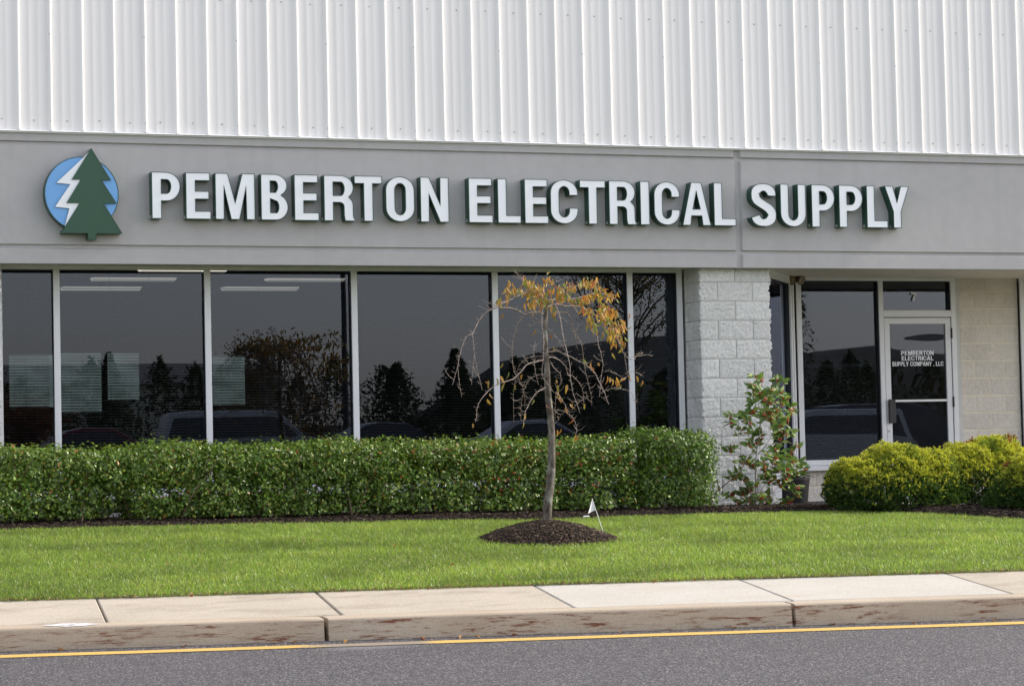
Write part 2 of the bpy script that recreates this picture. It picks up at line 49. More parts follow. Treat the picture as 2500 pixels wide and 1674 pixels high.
LEAF_DENSE=[(3.869, -3.43, 2.056), (3.719, -3.99, 2.036), (3.664, -4.1, 2.037), (3.9, -3.55, 2.06), (3.654, -3.57, 2.076), (3.704, -4.12, 2.003), (3.868, -3.41, 2.066), (3.518, -4.09, 2.03), (3.664, -3.84, 2.041), (3.792, -3.5, 2.065), (3.537, -3.87, 2.11), (3.598, -3.7, 2.064), (3.63, -3.77, 2.08), (3.524, -3.92, 2.067), (3.691, -4.14, 2.051), (3.603, -3.69, 2.08), (3.71, -3.8, 2.044), (3.778, -3.6, 2.054), (3.596, -3.43, 1.983), (3.459, -3.91, 2.054), (3.575, -3.7, 2.083), (3.386, -4.13, 2.05), (3.583, -3.98, 2.05), (3.772, -3.82, 2.052), (3.701, -3.9, 2.051), (3.677, -4.02, 2.022), (3.512, -3.81, 2.136), (3.454, -4.01, 2.023), (3.734, -3.94, 2.064), (3.73, -3.89, 2.084), (3.431, -3.95, 1.964), (3.508, -3.84, 2.088), (3.958, -3.44, 2.068), (3.962, -3.44, 2.056), (3.933, -3.52, 2.037), (3.659, -3.89, 2.055), (3.486, -3.93, 2.035), (3.881, -3.63, 2.064), (3.882, -3.72, 2.077), (3.389, -3.93, 1.968), (3.824, -3.45, 2.089), (3.782, -3.5, 2.058), (3.524, -4.0, 2.055), (3.726, -3.56, 2.077), (3.7, -4.14, 2.053), (3.636, -3.95, 2.047), (3.508, -3.8, 2.082), (3.68, -4.05, 2.06), (3.635, -3.51, 2.003), (3.415, -3.91, 1.983), (3.499, -3.88, 2.112), (3.532, -3.73, 2.03), (3.652, -4.02, 2.051), (3.504, -3.86, 2.104), (3.741, -3.87, 2.076), (3.666, -3.63, 2.083), (3.649, -3.63, 2.043), (3.56, -3.49, 1.998), (3.894, -3.56, 2.041), (3.609, -3.54, 2.092), (3.786, -3.65, 2.093), (3.776, -3.71, 2.086), (3.331, -4.12, 1.916), (3.421, -4.02, 1.956), (3.546, -3.52, 1.996), (3.767, -3.72, 2.108), (3.818, -3.77, 2.064), (3.891, -3.45, 2.077), (3.547, -3.53, 1.979), (3.565, -3.69, 2.059), (3.728, -3.85, 2.065), (3.543, -3.77, 2.097), (3.729, -4.03, 2.037), (3.739, -3.76, 2.097), (3.491, -4.04, 2.066), (3.685, -3.76, 2.186), (3.649, -3.95, 2.114), (3.604, -3.98, 2.127), (3.819, -3.62, 2.121), (3.661, -3.95, 2.124), (3.678, -3.86, 2.123), (3.755, -3.57, 2.139), (3.731, -3.7, 2.146), (3.751, -3.73, 2.146), (3.688, -3.85, 2.143), (3.694, -3.98, 2.094), (3.819, -3.43, 2.186), (3.701, -3.96, 2.074), (3.794, -3.48, 2.194), (3.871, -3.83, 2.149), (4.029, -3.52, 2.171), (3.923, -3.64, 2.132), (3.847, -3.79, 2.114), (3.814, -3.86, 2.157), (3.967, -3.65, 2.15), (3.781, -4.08, 2.14), (4.001, -3.58, 2.155), (3.965, -3.55, 2.184), (3.936, -3.65, 2.199), (3.88, -3.89, 2.127), (3.825, -4.01, 2.159), (3.95, -3.48, 2.02), (3.77, -4.04, 1.942), (3.785, -3.73, 1.994), (3.739, -4.02, 1.97), (3.718, -3.74, 1.981), (3.827, -3.86, 1.974), (3.846, -3.96, 1.97), (3.839, -3.85, 1.973), (3.922, -3.51, 2.023), (3.611, -4.07, 1.923), (3.787, -4.01, 1.987), (3.863, -3.59, 2.023), (3.754, -4.0, 1.96), (3.736, -3.96, 1.979), (4.021, -3.48, 2.005), (3.925, -3.71, 1.967), (3.809, -3.93, 1.985), (3.942, -3.6, 1.999), (3.697, -3.78, 1.971), (3.814, -3.75, 1.985), (3.665, -3.82, 1.943), (3.754, -4.05, 1.982), (3.838, -3.88, 1.988), (3.89, -3.45, 1.969), (3.685, -4.05, 1.968), (3.931, -3.61, 2.027), (3.976, -3.45, 1.984), (3.869, -3.79, 1.977), (3.642, -4.0, 1.934), (3.719, -3.75, 1.955), (3.776, -3.8, 1.987), (3.979, -3.48, 2.004), (3.861, -3.75, 1.979), (3.75, -3.99, 1.975), (3.802, -4.0, 1.959), (3.658, -4.02, 1.924), (3.706, -3.78, 1.938), (3.7, -3.84, 1.94), (3.845, -3.85, 1.98), (3.598, -4.08, 1.928), (3.772, -3.89, 1.951), (3.685, -3.94, 1.931), (3.786, -3.92, 1.971), (3.787, -3.68, 1.932), (3.93, -3.42, 1.975), (4.049, -4.08, 2.09), (4.014, -3.66, 2.064), (4.32, -3.79, 2.083), (4.165, -4.12, 2.132), (3.878, -4.08, 2.079), (3.996, -3.86, 2.074), (3.932, -4.02, 2.099), (4.255, -3.73, 2.168), (4.228, -3.98, 2.094), (4.148, -4.02, 2.113), (4.178, -3.86, 2.139), (3.989, -4.13, 2.048), (3.989, -4.08, 2.102), (4.12, -3.49, 2.108), (4.344, -3.6, 2.143), (4.008, -3.85, 2.067), (4.229, -4.07, 2.076), (3.781, -4.11, 2.044), (3.8, -4.14, 2.05), (4.022, -3.73, 2.07), (4.175, -3.56, 2.131), (4.018, -4.09, 2.071), (4.428, -3.43, 2.162), (3.973, -3.8, 2.063), (4.042, -3.67, 2.093), (4.294, -3.7, 2.15), (4.148, -3.7, 2.075), (4.272, -3.8, 2.113), (4.244, -3.79, 2.119), (3.867, -3.83, 2.063), (4.142, -3.89, 2.119), (4.208, -4.09, 2.057), (4.071, -3.61, 2.036), (4.462, -3.45, 2.169), (4.225, -3.47, 2.105), (4.274, -3.84, 2.106), (4.49, -3.45, 2.129), (3.931, -3.93, 2.03), (4.203, -3.59, 2.121), (4.072, -3.59, 2.076), (4.182, -3.93, 2.11), (4.166, -3.58, 2.098), (4.381, -3.49, 2.154), (4.058, -3.8, 2.067), (4.226, -3.51, 2.128), (4.076, -3.54, 2.079), (3.881, -4.14, 2.013), (3.827, -4.03, 2.043), (3.9, -3.8, 2.024), (4.208, -4.12, 2.128), (3.94, -3.9, 2.047), (3.842, -3.92, 2.049), (3.936, -3.95, 2.072), (3.93, -3.64, 2.055), (4.212, -4.05, 2.121), (4.356, -3.53, 2.172), (4.002, -4.14, 2.069), (4.212, -3.8, 2.142), (4.262, -3.7, 2.142), (3.978, -4.01, 2.073), (4.206, -3.84, 2.119), (4.009, -3.81, 2.068), (4.348, -3.76, 2.099), (4.227, -3.45, 2.141), (4.214, -3.74, 2.114), (4.234, -3.47, 2.092), (3.926, -3.76, 2.074), (4.243, -4.0, 2.124), (4.428, -3.53, 2.127), (4.158, -3.44, 2.053), (3.887, -4.05, 1.995), (3.92, -3.98, 2.01), (4.072, -3.59, 2.024), (3.928, -4.15, 2.014), (3.936, -3.95, 2.013), (3.899, -4.11, 1.979), (4.118, -3.47, 2.047), (4.047, -3.66, 2.031), (3.904, -4.02, 1.994), (3.865, -4.11, 2.032), (3.981, -4.07, 1.988), (3.923, -4.05, 2.007), (4.105, -3.46, 2.03), (4.119, -3.4, 2.004), (4.25, -3.44, 2.008), (3.891, -4.13, 2.016), (4.031, -3.72, 2.061), (4.025, -3.75, 2.033), (4.228, -3.45, 2.013), (4.214, -3.52, 1.987), (3.846, -4.11, 1.986), (3.973, -4.06, 1.962), (4.114, -3.41, 2.07), (3.924, -4.08, 2.011), (4.066, -3.7, 2.029), (3.937, -3.91, 2.015), (4.104, -3.45, 2.079), (4.247, -3.42, 2.051), (4.078, -3.6, 2.02), (4.138, -3.42, 2.061), (4.423, -3.49, 2.036), (4.543, -3.69, 2.021), (4.248, -3.57, 1.979), (4.345, -3.41, 2.02), (4.418, -3.49, 2.011), (4.296, -3.88, 2.033), (4.218, -3.87, 2.005), (4.307, -4.04, 2.026), (4.12, -4.05, 1.963), (4.05, -4.13, 1.945), (4.451, -3.6, 2.049), (4.467, -3.82, 2.052), (4.398, -3.87, 1.993), (4.252, -4.01, 2.015), (4.311, -4.13, 1.999), (4.225, -4.01, 1.996), (4.228, -3.83, 1.989), (4.259, -4.08, 2.024), (4.5, -3.82, 2.016), (4.292, -4.14, 1.997), (4.407, -3.53, 2.02), (4.381, -3.49, 2.02), (4.276, -3.67, 2.0), (4.219, -3.72, 1.989), (4.308, -3.51, 1.98), (4.398, -3.65, 1.981), (4.482, -3.48, 2.03), (4.149, -3.88, 1.987), (4.545, -3.6, 2.055), (4.198, -3.92, 1.981), (4.342, -3.53, 2.023), (4.499, -3.85, 1.98), (4.243, -3.78, 1.995), (4.187, -4.11, 2.021), (4.225, -3.96, 1.996), (4.137, -4.07, 2.002), (4.148, -3.97, 1.979), (4.457, -3.69, 2.003), (4.242, -3.75, 2.016), (4.233, -4.11, 2.02), (4.487, -3.72, 2.042), (4.198, -3.98, 2.009), (4.631, -3.4, 2.047), (4.3, -3.9, 1.986), (4.432, -3.75, 2.03), (4.566, -3.5, 2.034), (4.403, -3.53, 2.035), (4.278, -3.74, 1.983), (4.313, -3.74, 2.038), (4.473, -3.93, 2.027), (4.118, -3.89, 1.994), (4.387, -3.63, 2.038), (4.379, -3.73, 2.024), (4.246, -3.85, 2.018), (4.1, -4.07, 1.964), (4.205, -3.77, 1.908), (4.392, -3.46, 1.902), (4.321, -4.1, 1.884), (4.148, -4.06, 1.829), (4.407, -3.95, 1.891), (4.514, -3.77, 1.883), (4.352, -3.56, 1.851), (4.498, -3.62, 1.915), (4.583, -3.42, 1.902), (4.349, -3.65, 1.909), (4.375, -3.5, 1.907), (4.385, -3.83, 1.898), (4.476, -3.71, 1.882), (4.369, -3.67, 1.895), (4.399, -3.44, 1.935), (4.322, -4.12, 1.899), (4.28, -4.0, 1.924), (4.267, -3.79, 1.9), (4.494, -3.65, 1.889), (4.429, -3.68, 1.894), (4.349, -4.09, 1.882), (4.584, -3.4, 1.911), (4.233, -4.15, 1.845), (4.137, -4.13, 1.877), (4.215, -4.07, 1.832), (4.41, -3.82, 1.877), (4.387, -3.81, 1.884), (4.417, -3.84, 1.886), (4.231, -3.74, 1.884), (4.238, -4.13, 1.87), (4.236, -3.95, 1.856), (4.491, -3.6, 1.929), (4.213, -4.1, 1.867), (4.573, -3.46, 1.922), (4.252, -4.06, 1.893), (4.679, -3.4, 1.914), (4.14, -3.96, 1.889), (4.48, -3.79, 1.902), (4.314, -3.47, 1.972), (4.198, -3.8, 1.923), (4.323, -3.68, 1.885), (4.369, -3.43, 1.929), (4.287, -3.75, 1.879), (4.288, -4.09, 1.882), (4.216, -4.15, 1.879), (4.179, -3.83, 1.942), (4.395, -3.8, 1.905), (4.473, -3.6, 1.905), (4.219, -3.88, 1.879), (4.394, -3.79, 1.945), (4.191, -3.97, 1.789), (4.198, -4.01, 1.772), (4.198, -3.96, 1.783), (4.293, -3.83, 1.758), (4.217, -3.88, 1.843), (4.23, -3.98, 1.741), (4.324, -3.6, 1.833), (4.231, -3.87, 1.829), (4.255, -3.85, 1.773), (4.209, -4.0, 1.799), (4.484, -3.42, 1.802), (4.16, -4.06, 1.833), (4.426, -3.51, 1.796), (4.234, -3.99, 1.736), (4.293, -3.82, 1.748), (4.468, -3.44, 1.766), (4.182, -3.94, 1.754), (4.189, -3.98, 1.811), (4.284, -3.9, 1.703), (4.303, -3.73, 1.777), (4.531, -3.52, 1.83), (4.398, -4.1, 1.825), (4.565, -3.42, 1.838), (4.424, -4.06, 1.804), (4.404, -3.95, 1.787), (4.565, -3.46, 1.847), (4.546, -3.48, 1.848), (4.455, -3.7, 1.795), (4.285, -4.13, 1.789), (4.461, -3.9, 1.791), (4.36, -3.84, 1.813), (4.511, -3.57, 1.811), (4.331, -4.06, 1.815), (4.381, -3.86, 1.847), (4.424, -3.88, 1.813), (4.449, -3.79, 1.814), (4.503, -3.61, 1.809), (4.529, -3.5, 1.851), (4.28, -4.09, 1.829), (4.596, -3.49, 1.85), (4.431, -4.07, 1.787), (4.566, -3.55, 1.81), (4.544, -3.74, 1.848), (4.27, -4.09, 1.828), (4.36, -4.13, 1.76), (4.414, -3.77, 1.836), (4.674, -3.59, 1.749), (4.383, -4.14, 1.749), (4.317, -3.99, 1.715), (4.53, -3.82, 1.708), (4.581, -3.6, 1.75), (4.491, -3.97, 1.756), (4.421, -3.86, 1.721), (4.458, -3.9, 1.74), (4.428, -4.09, 1.75), (4.558, -3.85, 1.788), (4.46, -4.07, 1.747), (4.606, -3.44, 1.751), (4.546, -3.7, 1.74), (4.509, -3.78, 1.739), (4.518, -3.93, 1.719), (4.574, -3.82, 1.748), (4.437, -4.05, 1.719), (4.419, -4.02, 1.722), (4.486, -3.73, 1.723), (4.504, -3.65, 1.755), (4.249, -4.12, 1.681), (4.597, -3.68, 1.746), (4.499, -3.76, 1.737), (4.454, -3.88, 1.706), (4.37, -4.12, 1.712), (4.491, -3.71, 1.696), (4.335, -4.1, 1.664), (4.447, -4.04, 1.555), (4.583, -3.54, 1.629), (4.607, -3.62, 1.641), (4.609, -3.45, 1.693), (4.443, -3.95, 1.664), (4.588, -3.55, 1.657), (4.57, -3.49, 1.692), (4.399, -4.12, 1.647), (4.522, -3.65, 1.647), (4.627, -3.63, 1.668), (4.567, -3.54, 1.667), (4.4, -3.98, 1.623), (4.586, -3.79, 1.615), (4.596, -3.43, 1.683), (4.66, -3.49, 1.65), (4.633, -3.41, 1.708), (4.593, -3.66, 1.629), (4.575, -3.53, 1.694), (4.534, -3.65, 1.621), (4.529, -3.67, 1.666), (4.632, -3.49, 1.613), (4.009, -3.6, 1.859), (4.002, -3.61, 1.879), (3.914, -3.81, 1.852), (3.833, -4.07, 1.901), (3.99, -3.72, 1.883)]
HOLLY_STEMS=[[(7.294, -0.7, 0.081, 0.0057), (7.302, -0.689, 0.283, 0.0053), (7.311, -0.678, 0.496, 0.0048), (7.332, -0.667, 0.623, 0.0044), (7.372, -0.656, 0.794, 0.0039), (7.405, -0.644, 0.922, 0.0034), (7.438, -0.633, 1.061, 0.003), (7.518, -0.622, 1.167, 0.0025), (7.575, -0.611, 1.285, 0.0021), (7.643, -0.6, 1.382, 0.0016)], [(7.258, -0.75, 0.083, 0.0032), (7.181, -0.775, 0.286, 0.0028), (7.092, -0.8, 0.447, 0.0025), (7.081, -0.825, 0.659, 0.0021), (7.044, -0.85, 0.797, 0.0017), (6.965, -0.875, 0.903, 0.0014), (6.92, -0.9, 0.946, 0.001)], [(7.316, -0.7, 0.623, 0.0032), (7.272, -0.72, 0.656, 0.0028), (7.224, -0.74, 0.752, 0.0024), (7.193, -0.76, 0.838, 0.002), (7.164, -0.78, 0.965, 0.0017), (7.156, -0.8, 1.029, 0.0013)], [(7.357, -0.7, 0.814, 0.0032), (7.369, -0.7, 1.028, 0.0027), (7.349, -0.7, 1.156, 0.0022), (7.317, -0.7, 1.264, 0.0018), (7.309, -0.7, 1.403, 0.0013)], [(7.345, -0.7, 0.623, 0.0032), (7.421, -0.67, 0.675, 0.0028), (7.522, -0.64, 0.791, 0.0024), (7.61, -0.61, 0.865, 0.002), (7.724, -0.58, 0.961, 0.0017), (7.789, -0.55, 1.036, 0.0013)], [(7.333, -0.7, 0.612, 0.0026), (7.466, -0.65, 0.696, 0.0022), (7.611, -0.6, 0.715, 0.0018), (7.756, -0.55, 0.723, 0.0014), (7.87, -0.5, 0.689, 0.001)], [(7.306, -0.65, 0.08, 0.0032), (7.413, -0.637, 0.28, 0.0027), (7.517, -0.625, 0.384, 0.0022), (7.68, -0.612, 0.434, 0.0018), (7.805, -0.6, 0.42, 0.0013)], [(7.234, -0.75, 0.083, 0.0026), (7.12, -0.825, 0.203, 0.0018), (6.985, -0.9, 0.407, 0.001)], [(7.329, -0.7, 0.08, 0.0026), (7.493, -0.662, 0.203, 0.0022), (7.646, -0.625, 0.317, 0.0018), (7.74, -0.587, 0.422, 0.0014), (7.798, -0.55, 0.528, 0.001)], [(7.353, -0.7, 0.079, 0.0026), (7.535, -0.65, 0.213, 0.002), (7.74, -0.6, 0.25, 0.0015), (7.837, -0.55, 0.258, 0.001)], [(7.378, -0.7, 0.921, 0.0026), (7.491, -0.667, 1.005, 0.002), (7.592, -0.633, 1.048, 0.0015), (7.67, -0.6, 1.112, 0.001)], [(7.299, -0.7, 0.443, 0.0019), (7.16, -0.783, 0.499, 0.0015), (6.95, -0.867, 0.661, 0.0011), (6.842, -0.95, 0.662, 0.0008)], [(7.294, -0.7, 0.081, 0.0026), (7.249, -0.775, 0.178, 0.0019), (7.144, -0.85, 0.256, 0.0013)], [(7.405, -0.7, 1.059, 0.0019), (7.439, -0.733, 1.133, 0.0016), (7.331, -0.767, 1.24, 0.0013), (7.318, -0.8, 1.356, 0.001)]]
HOLLY_CLUSTERS=[(7.384, -0.54, 1.408), (7.267, -0.91, 1.353), (7.627, -0.57, 1.367), (7.661, -0.65, 1.358), (7.318, -0.66, 1.308), (7.335, -0.78, 1.239), (7.324, -0.65, 1.244), (7.414, -0.86, 1.273), (7.535, -0.69, 1.229), (7.351, -0.81, 1.175), (7.555, -0.51, 1.159), (7.354, -0.57, 1.139), (7.269, -0.71, 1.05), (7.258, -0.59, 1.032), (7.001, -0.75, 0.937), (7.163, -0.69, 0.855), (7.177, -0.85, 0.932), (7.38, -0.54, 0.827), (7.381, -0.58, 0.719), (7.273, -0.59, 0.711), (7.463, -0.88, 1.054), (7.64, -0.56, 1.006), (7.556, -0.91, 0.956), (7.728, -0.67, 1.034), (7.471, -0.71, 0.973), (7.488, -0.89, 0.889), (7.619, -0.73, 0.831), (7.799, -0.53, 0.82), (7.524, -0.65, 0.941), (7.728, -0.78, 0.689), (7.585, -0.56, 0.63), (7.652, -0.76, 0.627), (7.751, -0.53, 0.562), (7.7, -0.74, 0.529), (7.428, -0.89, 0.524), (7.371, -0.49, 0.511), (7.286, -0.89, 0.527), (7.352, -0.81, 0.441), (7.618, -0.58, 0.446), (7.558, -0.87, 0.447), (7.693, -0.68, 0.423), (7.834, -0.54, 0.409), (7.825, -0.66, 0.495), (7.594, -0.77, 0.35), (7.622, -0.59, 0.285), (7.285, -0.56, 0.25), (7.091, -0.67, 0.41), (7.194, -0.64, 0.37), (7.716, -0.78, 0.262), (7.182, -0.74, 0.551), (7.234, -0.48, 0.53), (7.712, -0.49, 1.114), (7.549, -0.92, 1.169), (7.534, -0.83, 1.225), (6.949, -0.82, 0.662), (7.468, -0.57, 1.051), (7.4, -0.83, 1.046), (7.262, -0.85, 0.189), (7.484, -0.58, 0.181), (7.218, -0.85, 0.307), (7.534, -0.49, 0.33), (7.441, -0.72, 0.599)]

# ------------------------------------------------------------------ helpers: objects
def tag(o, label=None, cat=None, group=None, kind=None):
    if label: o['label'] = label
    if cat: o['category'] = cat
    if group: o['group'] = group
    if kind: o['kind'] = kind
    return o

def thing(name, label, cat, loc, group=None):
    o = bpy.data.objects.new(name, None); o.empty_display_size = 0.1
    COL.objects.link(o); o.location = loc
    return tag(o, label, cat, group)

def link(name, me, parent=None):
    """mesh data given in world coordinates; parented objects sit so that those coordinates hold"""
    o = bpy.data.objects.new(name, me); COL.objects.link(o)
    if parent is not None:
        o.parent = parent
        if parent.parent is None: o.location = -Vector(parent.location)
    return o

def mesh_np(name, V, F, mats, attr=None, smooth=False, midx=None):
    """V (n,3), F (m,k) with constant k"""
    V = np.asarray(V, dtype=np.float32); F = np.asarray(F, dtype=np.int32)
    me = bpy.data.meshes.new(name)
    m, k = F.shape
    me.vertices.add(len(V)); me.vertices.foreach_set('co', V.ravel())
    me.loops.add(m * k); me.loops.foreach_set('vertex_index', F.ravel())
    me.polygons.add(m); me.polygons.foreach_set('loop_start', np.arange(0, m * k, k, dtype=np.int32))
    if midx is not None: me.polygons.foreach_set('material_index', np.asarray(midx, dtype=np.int32))
    for mt in (mats if isinstance(mats, (list, tuple)) else [mats]): me.materials.append(mt)
    if attr is not None:
        a = me.color_attributes.new('tint', 'FLOAT_COLOR', 'POINT')
        c = np.ones((len(V), 4), dtype=np.float32); c[:, :attr.shape[1]] = attr
        a.data.foreach_set('color', c.ravel())
    me.update(calc_edges=True)
    if smooth: me.polygons.foreach_set('use_smooth', np.ones(m, dtype=bool))
    return me

class MB:
    def __init__(s): s.v = []; s.f = []; s.mi = []
    def add(s, V, F, mi=0):
        b = len(s.v); s.v += [tuple(map(float, p)) for p in V]; s.f += [tuple(b + i for i in f) for f in F]; s.mi += [mi] * len(F); return s
    def box(s, x0, x1, y0, y1, z0, z1, mi=0, bev=0.0):
        if bev <= 0:
            V = [(x, y, z) for z in (z0, z1) for x, y in ((x0, y0), (x1, y0), (x1, y1), (x0, y1))]
            F = [(3, 2, 1, 0), (4, 5, 6, 7), (0, 1, 5, 4), (1, 2, 6, 5), (2, 3, 7, 6), (3, 0, 4, 7)]
            return s.add(V, F, mi)
        b = bev; V = []; idx = {}
        for i, x in enumerate((x0, x1)):
            for j, y in enumerate((y0, y1)):
                for k, z in enumerate((z0, z1)):
                    sx, sy, sz = (b if i == 0 else -b), (b if j == 0 else -b), (b if k == 0 else -b)
                    idx[i, j, k, 'x'] = len(V); V.append((x, y + sy, z + sz))
                    idx[i, j, k, 'y'] = len(V); V.append((x + sx, y, z + sz))
                    idx[i, j, k, 'z'] = len(V); V.append((x + sx, y + sy, z))
        F = []
        I = lambda i, j, k, a: idx[i, j, k, a]
        for i in (0, 1):
            F.append([I(i, 0, 0, 'x'), I(i, 1, 0, 'x'), I(i, 1, 1, 'x'), I(i, 0, 1, 'x')][::1 if i else -1])
            F.append([I(0, i, 0, 'y'), I(1, i, 0, 'y'), I(1, i, 1, 'y'), I(0, i, 1, 'y')][::-1 if i else 1])
            F.append([I(0, 0, i, 'z'), I(1, 0, i, 'z'), I(1, 1, i, 'z'), I(0, 1, i, 'z')][::1 if i else -1])
        for a in (0, 1):
            for c in (0, 1):
                F.append((I(0, a, c, 'y'), I(1, a, c, 'y'), I(1, a, c, 'z'), I(0, a, c, 'z')))
                F.append((I(a, 0, c, 'x'), I(a, 1, c, 'x'), I(a, 1, c, 'z'), I(a, 0, c, 'z')))
                F.append((I(a, c, 0, 'x'), I(a, c, 1, 'x'), I(a, c, 1, 'y'), I(a, c, 0, 'y')))
        for i in (0, 1):
            for j in (0, 1):
                for k in (0, 1): F.append((I(i, j, k, 'x'), I(i, j, k, 'y'), I(i, j, k, 'z')))
        return s.add(V, F, mi)
    def tube(s, pts, n=6, mi=0, cap=True):
        """pts: (x,y,z,r)"""
        P = [Vector(p[:3]) for p in pts]; rad = [p[3] for p in pts]
        b = len(s.v); up = Vector((0.13, 0.97, 0.21))
        for i, p in enumerate(P):
            d = (P[min(i + 1, len(P) - 1)] - P[max(i - 1, 0)])
            if d.length < 1e-9: d = Vector((0, 0, 1))
            d.normalize()
            a = d.cross(up)
            if a.length < 1e-3: a = d.cross(Vector((1, 0, 0)))
            a.normalize(); c = d.cross(a)
            for k in range(n):
                t = 2 * math.pi * k / n; q = p + (a * math.cos(t) + c * math.sin(t)) * rad[i]
                s.v.append(tuple(q))
        for i in range(len(P) - 1):
            for k in range(n):
                k2 = (k + 1) % n
                s.f.append((b + i * n + k, b + i * n + k2, b + (i + 1) * n + k2, b + (i + 1) * n + k)); s.mi.append(mi)
        if cap:
            s.f.append(tuple(b + k for k in range(n))[::-1]); s.mi.append(mi)
            s.f.append(tuple(b + (len(P) - 1) * n + k for k in range(n))); s.mi.append(mi)
        return s
    def cyl(s, p0, p1, r0, r1=None, n=16, mi=0): return s.tube([(*p0, r0), (*p1, r0 if r1 is None else r1)], n, mi)
    def ball(s, c, r, n=6, m=4, mi=0, sc=(1, 1, 1)):
        V = [(c[0], c[1], c[2] + r * sc[2])]
        for i in range(1, m):
            a = math.pi * i / m
            for k in range(n):
                t = 2 * math.pi * k / n; V.append((c[0] + r * sc[0] * math.sin(a) * math.cos(t), c[1] + r * sc[1] * math.sin(a) * math.sin(t), c[2] + r * sc[2] * math.cos(a)))
        V.append((c[0], c[1], c[2] - r * sc[2])); F = []
        for k in range(n): F.append((0, 1 + k, 1 + (k + 1) % n))
        for i in range(m - 2):
            for k in range(n): F.append((1 + i * n + k, 1 + (i + 1) * n + k, 1 + (i + 1) * n + (k + 1) % n, 1 + i * n + (k + 1) % n))
        e = len(V) - 1
        for k in range(n): F.append((e, 1 + (m - 2) * n + (k + 1) % n, 1 + (m - 2) * n + k))
        return s.add(V, F, mi)
    def mesh(s, name, mats, smooth=False):
        me = bpy.data.meshes.new(name); me.from_pydata(s.v, [], s.f)
        for m in (mats if isinstance(mats, (list, tuple)) else [mats]): me.materials.append(m)
        me.polygons.foreach_set('material_index', np.array(s.mi, dtype=np.int32))
        if smooth: me.polygons.foreach_set('use_smooth', np.ones(len(s.f), dtype=bool))
        me.update(); return me
    def build(s, name, mats, parent=None, smooth=False): return link(name, s.mesh(name, mats, smooth), parent)

def box_obj(name, b, mat, parent=None, bev=0.0): return MB().box(*b, bev=bev).build(name, mat, parent)

# ------------------------------------------------------------------ helpers: materials
def nt(name):
    m = bpy.data.materials.new(name); m.use_nodes = True
    n = m.node_tree.nodes; return m, n, m.node_tree.links, n['Principled BSDF']
def tex(n, l, kind, scale, coord='Object', stretch=None, **kw):
    tc = n.new('ShaderNodeTexCoord'); t = n.new(kind)
    src = tc.outputs[coord]
    if stretch:
        mp = n.new('ShaderNodeMapping'); mp.inputs['Scale'].default_value = stretch; l.new(src, mp.inputs['Vector']); src = mp.outputs['Vector']
    l.new(src, t.inputs['Vector']); t.inputs['Scale'].default_value = scale
    for k, v in kw.items():
        if k in t.inputs: t.inputs[k].default_value = v
    return t
def ramp(n, l, src, stops):
    r = n.new('ShaderNodeValToRGB'); l.new(src, r.inputs['Fac']); e = r.color_ramp.elements
    while len(e) < len(stops): e.new(0.5)
    for el, (p, c) in zip(e, stops): el.position = p; el.color = (*c, 1) if len(c) == 3 else c
    return r
def mix(n, l, fac, a, b, mode='MIX'):
    m = n.new('ShaderNodeMix'); m.data_type = 'RGBA'; m.blend_type = mode
    for sock, v in ((m.inputs[0], fac), (m.inputs[6], a), (m.inputs[7], b)):
        if isinstance(v, (int, float)): sock.default_value = v
        elif isinstance(v, tuple): sock.default_value = (*v, 1) if len(v) == 3 else v
        else: l.new(v, sock)
    return m.outputs[2]
def bump(n, l, bs, height, strength, dist):
    b = n.new('ShaderNodeBump'); b.inputs['Strength'].default_value = strength; b.inputs['Distance'].default_value = dist
    l.new(height, b.inputs['Height'])
    l.new(b.outputs['Normal'], bs.inputs['Normal']); return b
def plain(name, col, rough=0.5, metal=0.0, spec=0.5, var=0.06, vscale=6.0, bmp=0.0, bscale=200.0, bdist=0.002, stretch=None):
    m, n, l, bs = nt(name)
    t = tex(n, l, 'ShaderNodeTexNoise', vscale, Detail=6.0, stretch=stretch)
    lo = tuple(max(0, c * (1 - var)) for c in col); hi = tuple(min(1, c * (1 + var)) for c in col)
    r = ramp(n, l, t.outputs['Fac'], [(0.3, lo), (0.7, hi)])
    l.new(r.outputs['Color'], bs.inputs['Base Color'])
    bs.inputs['Roughness'].default_value = rough; bs.inputs['Metallic'].default_value = metal; bs.inputs['Specular IOR Level'].default_value = spec
    if bmp:
        b = tex(n, l, 'ShaderNodeTexNoise', bscale, Detail=4.0); bump(n, l, bs, b.outputs['Fac'], bmp, bdist)
    return m
def leafmat(name, rough=0.35, transl=0.25, spec=0.5, tr_gain=1.6):
    m, n, l, bs = nt(name)
    a = n.new('ShaderNodeAttribute'); a.attribute_name = 'tint'
    l.new(a.outputs['Color'], bs.inputs['Base Color']); bs.inputs['Roughness'].default_value = rough; bs.inputs['Specular IOR Level'].default_value = spec
    tr = n.new('ShaderNodeBsdfTranslucent')
    g = mix(n, l, 1.0, a.outputs['Color'], (tr_gain, tr_gain, tr_gain * 0.6), 'MULTIPLY'); l.new(g, tr.inputs['Color'])
    ms = n.new('ShaderNodeMixShader'); ms.inputs[0].default_value = transl
    l.new(bs.outputs[0], ms.inputs[1]); l.new(tr.outputs[0], ms.inputs[2]); l.new(ms.outputs[0], n['Material Output'].inputs['Surface'])
    return m

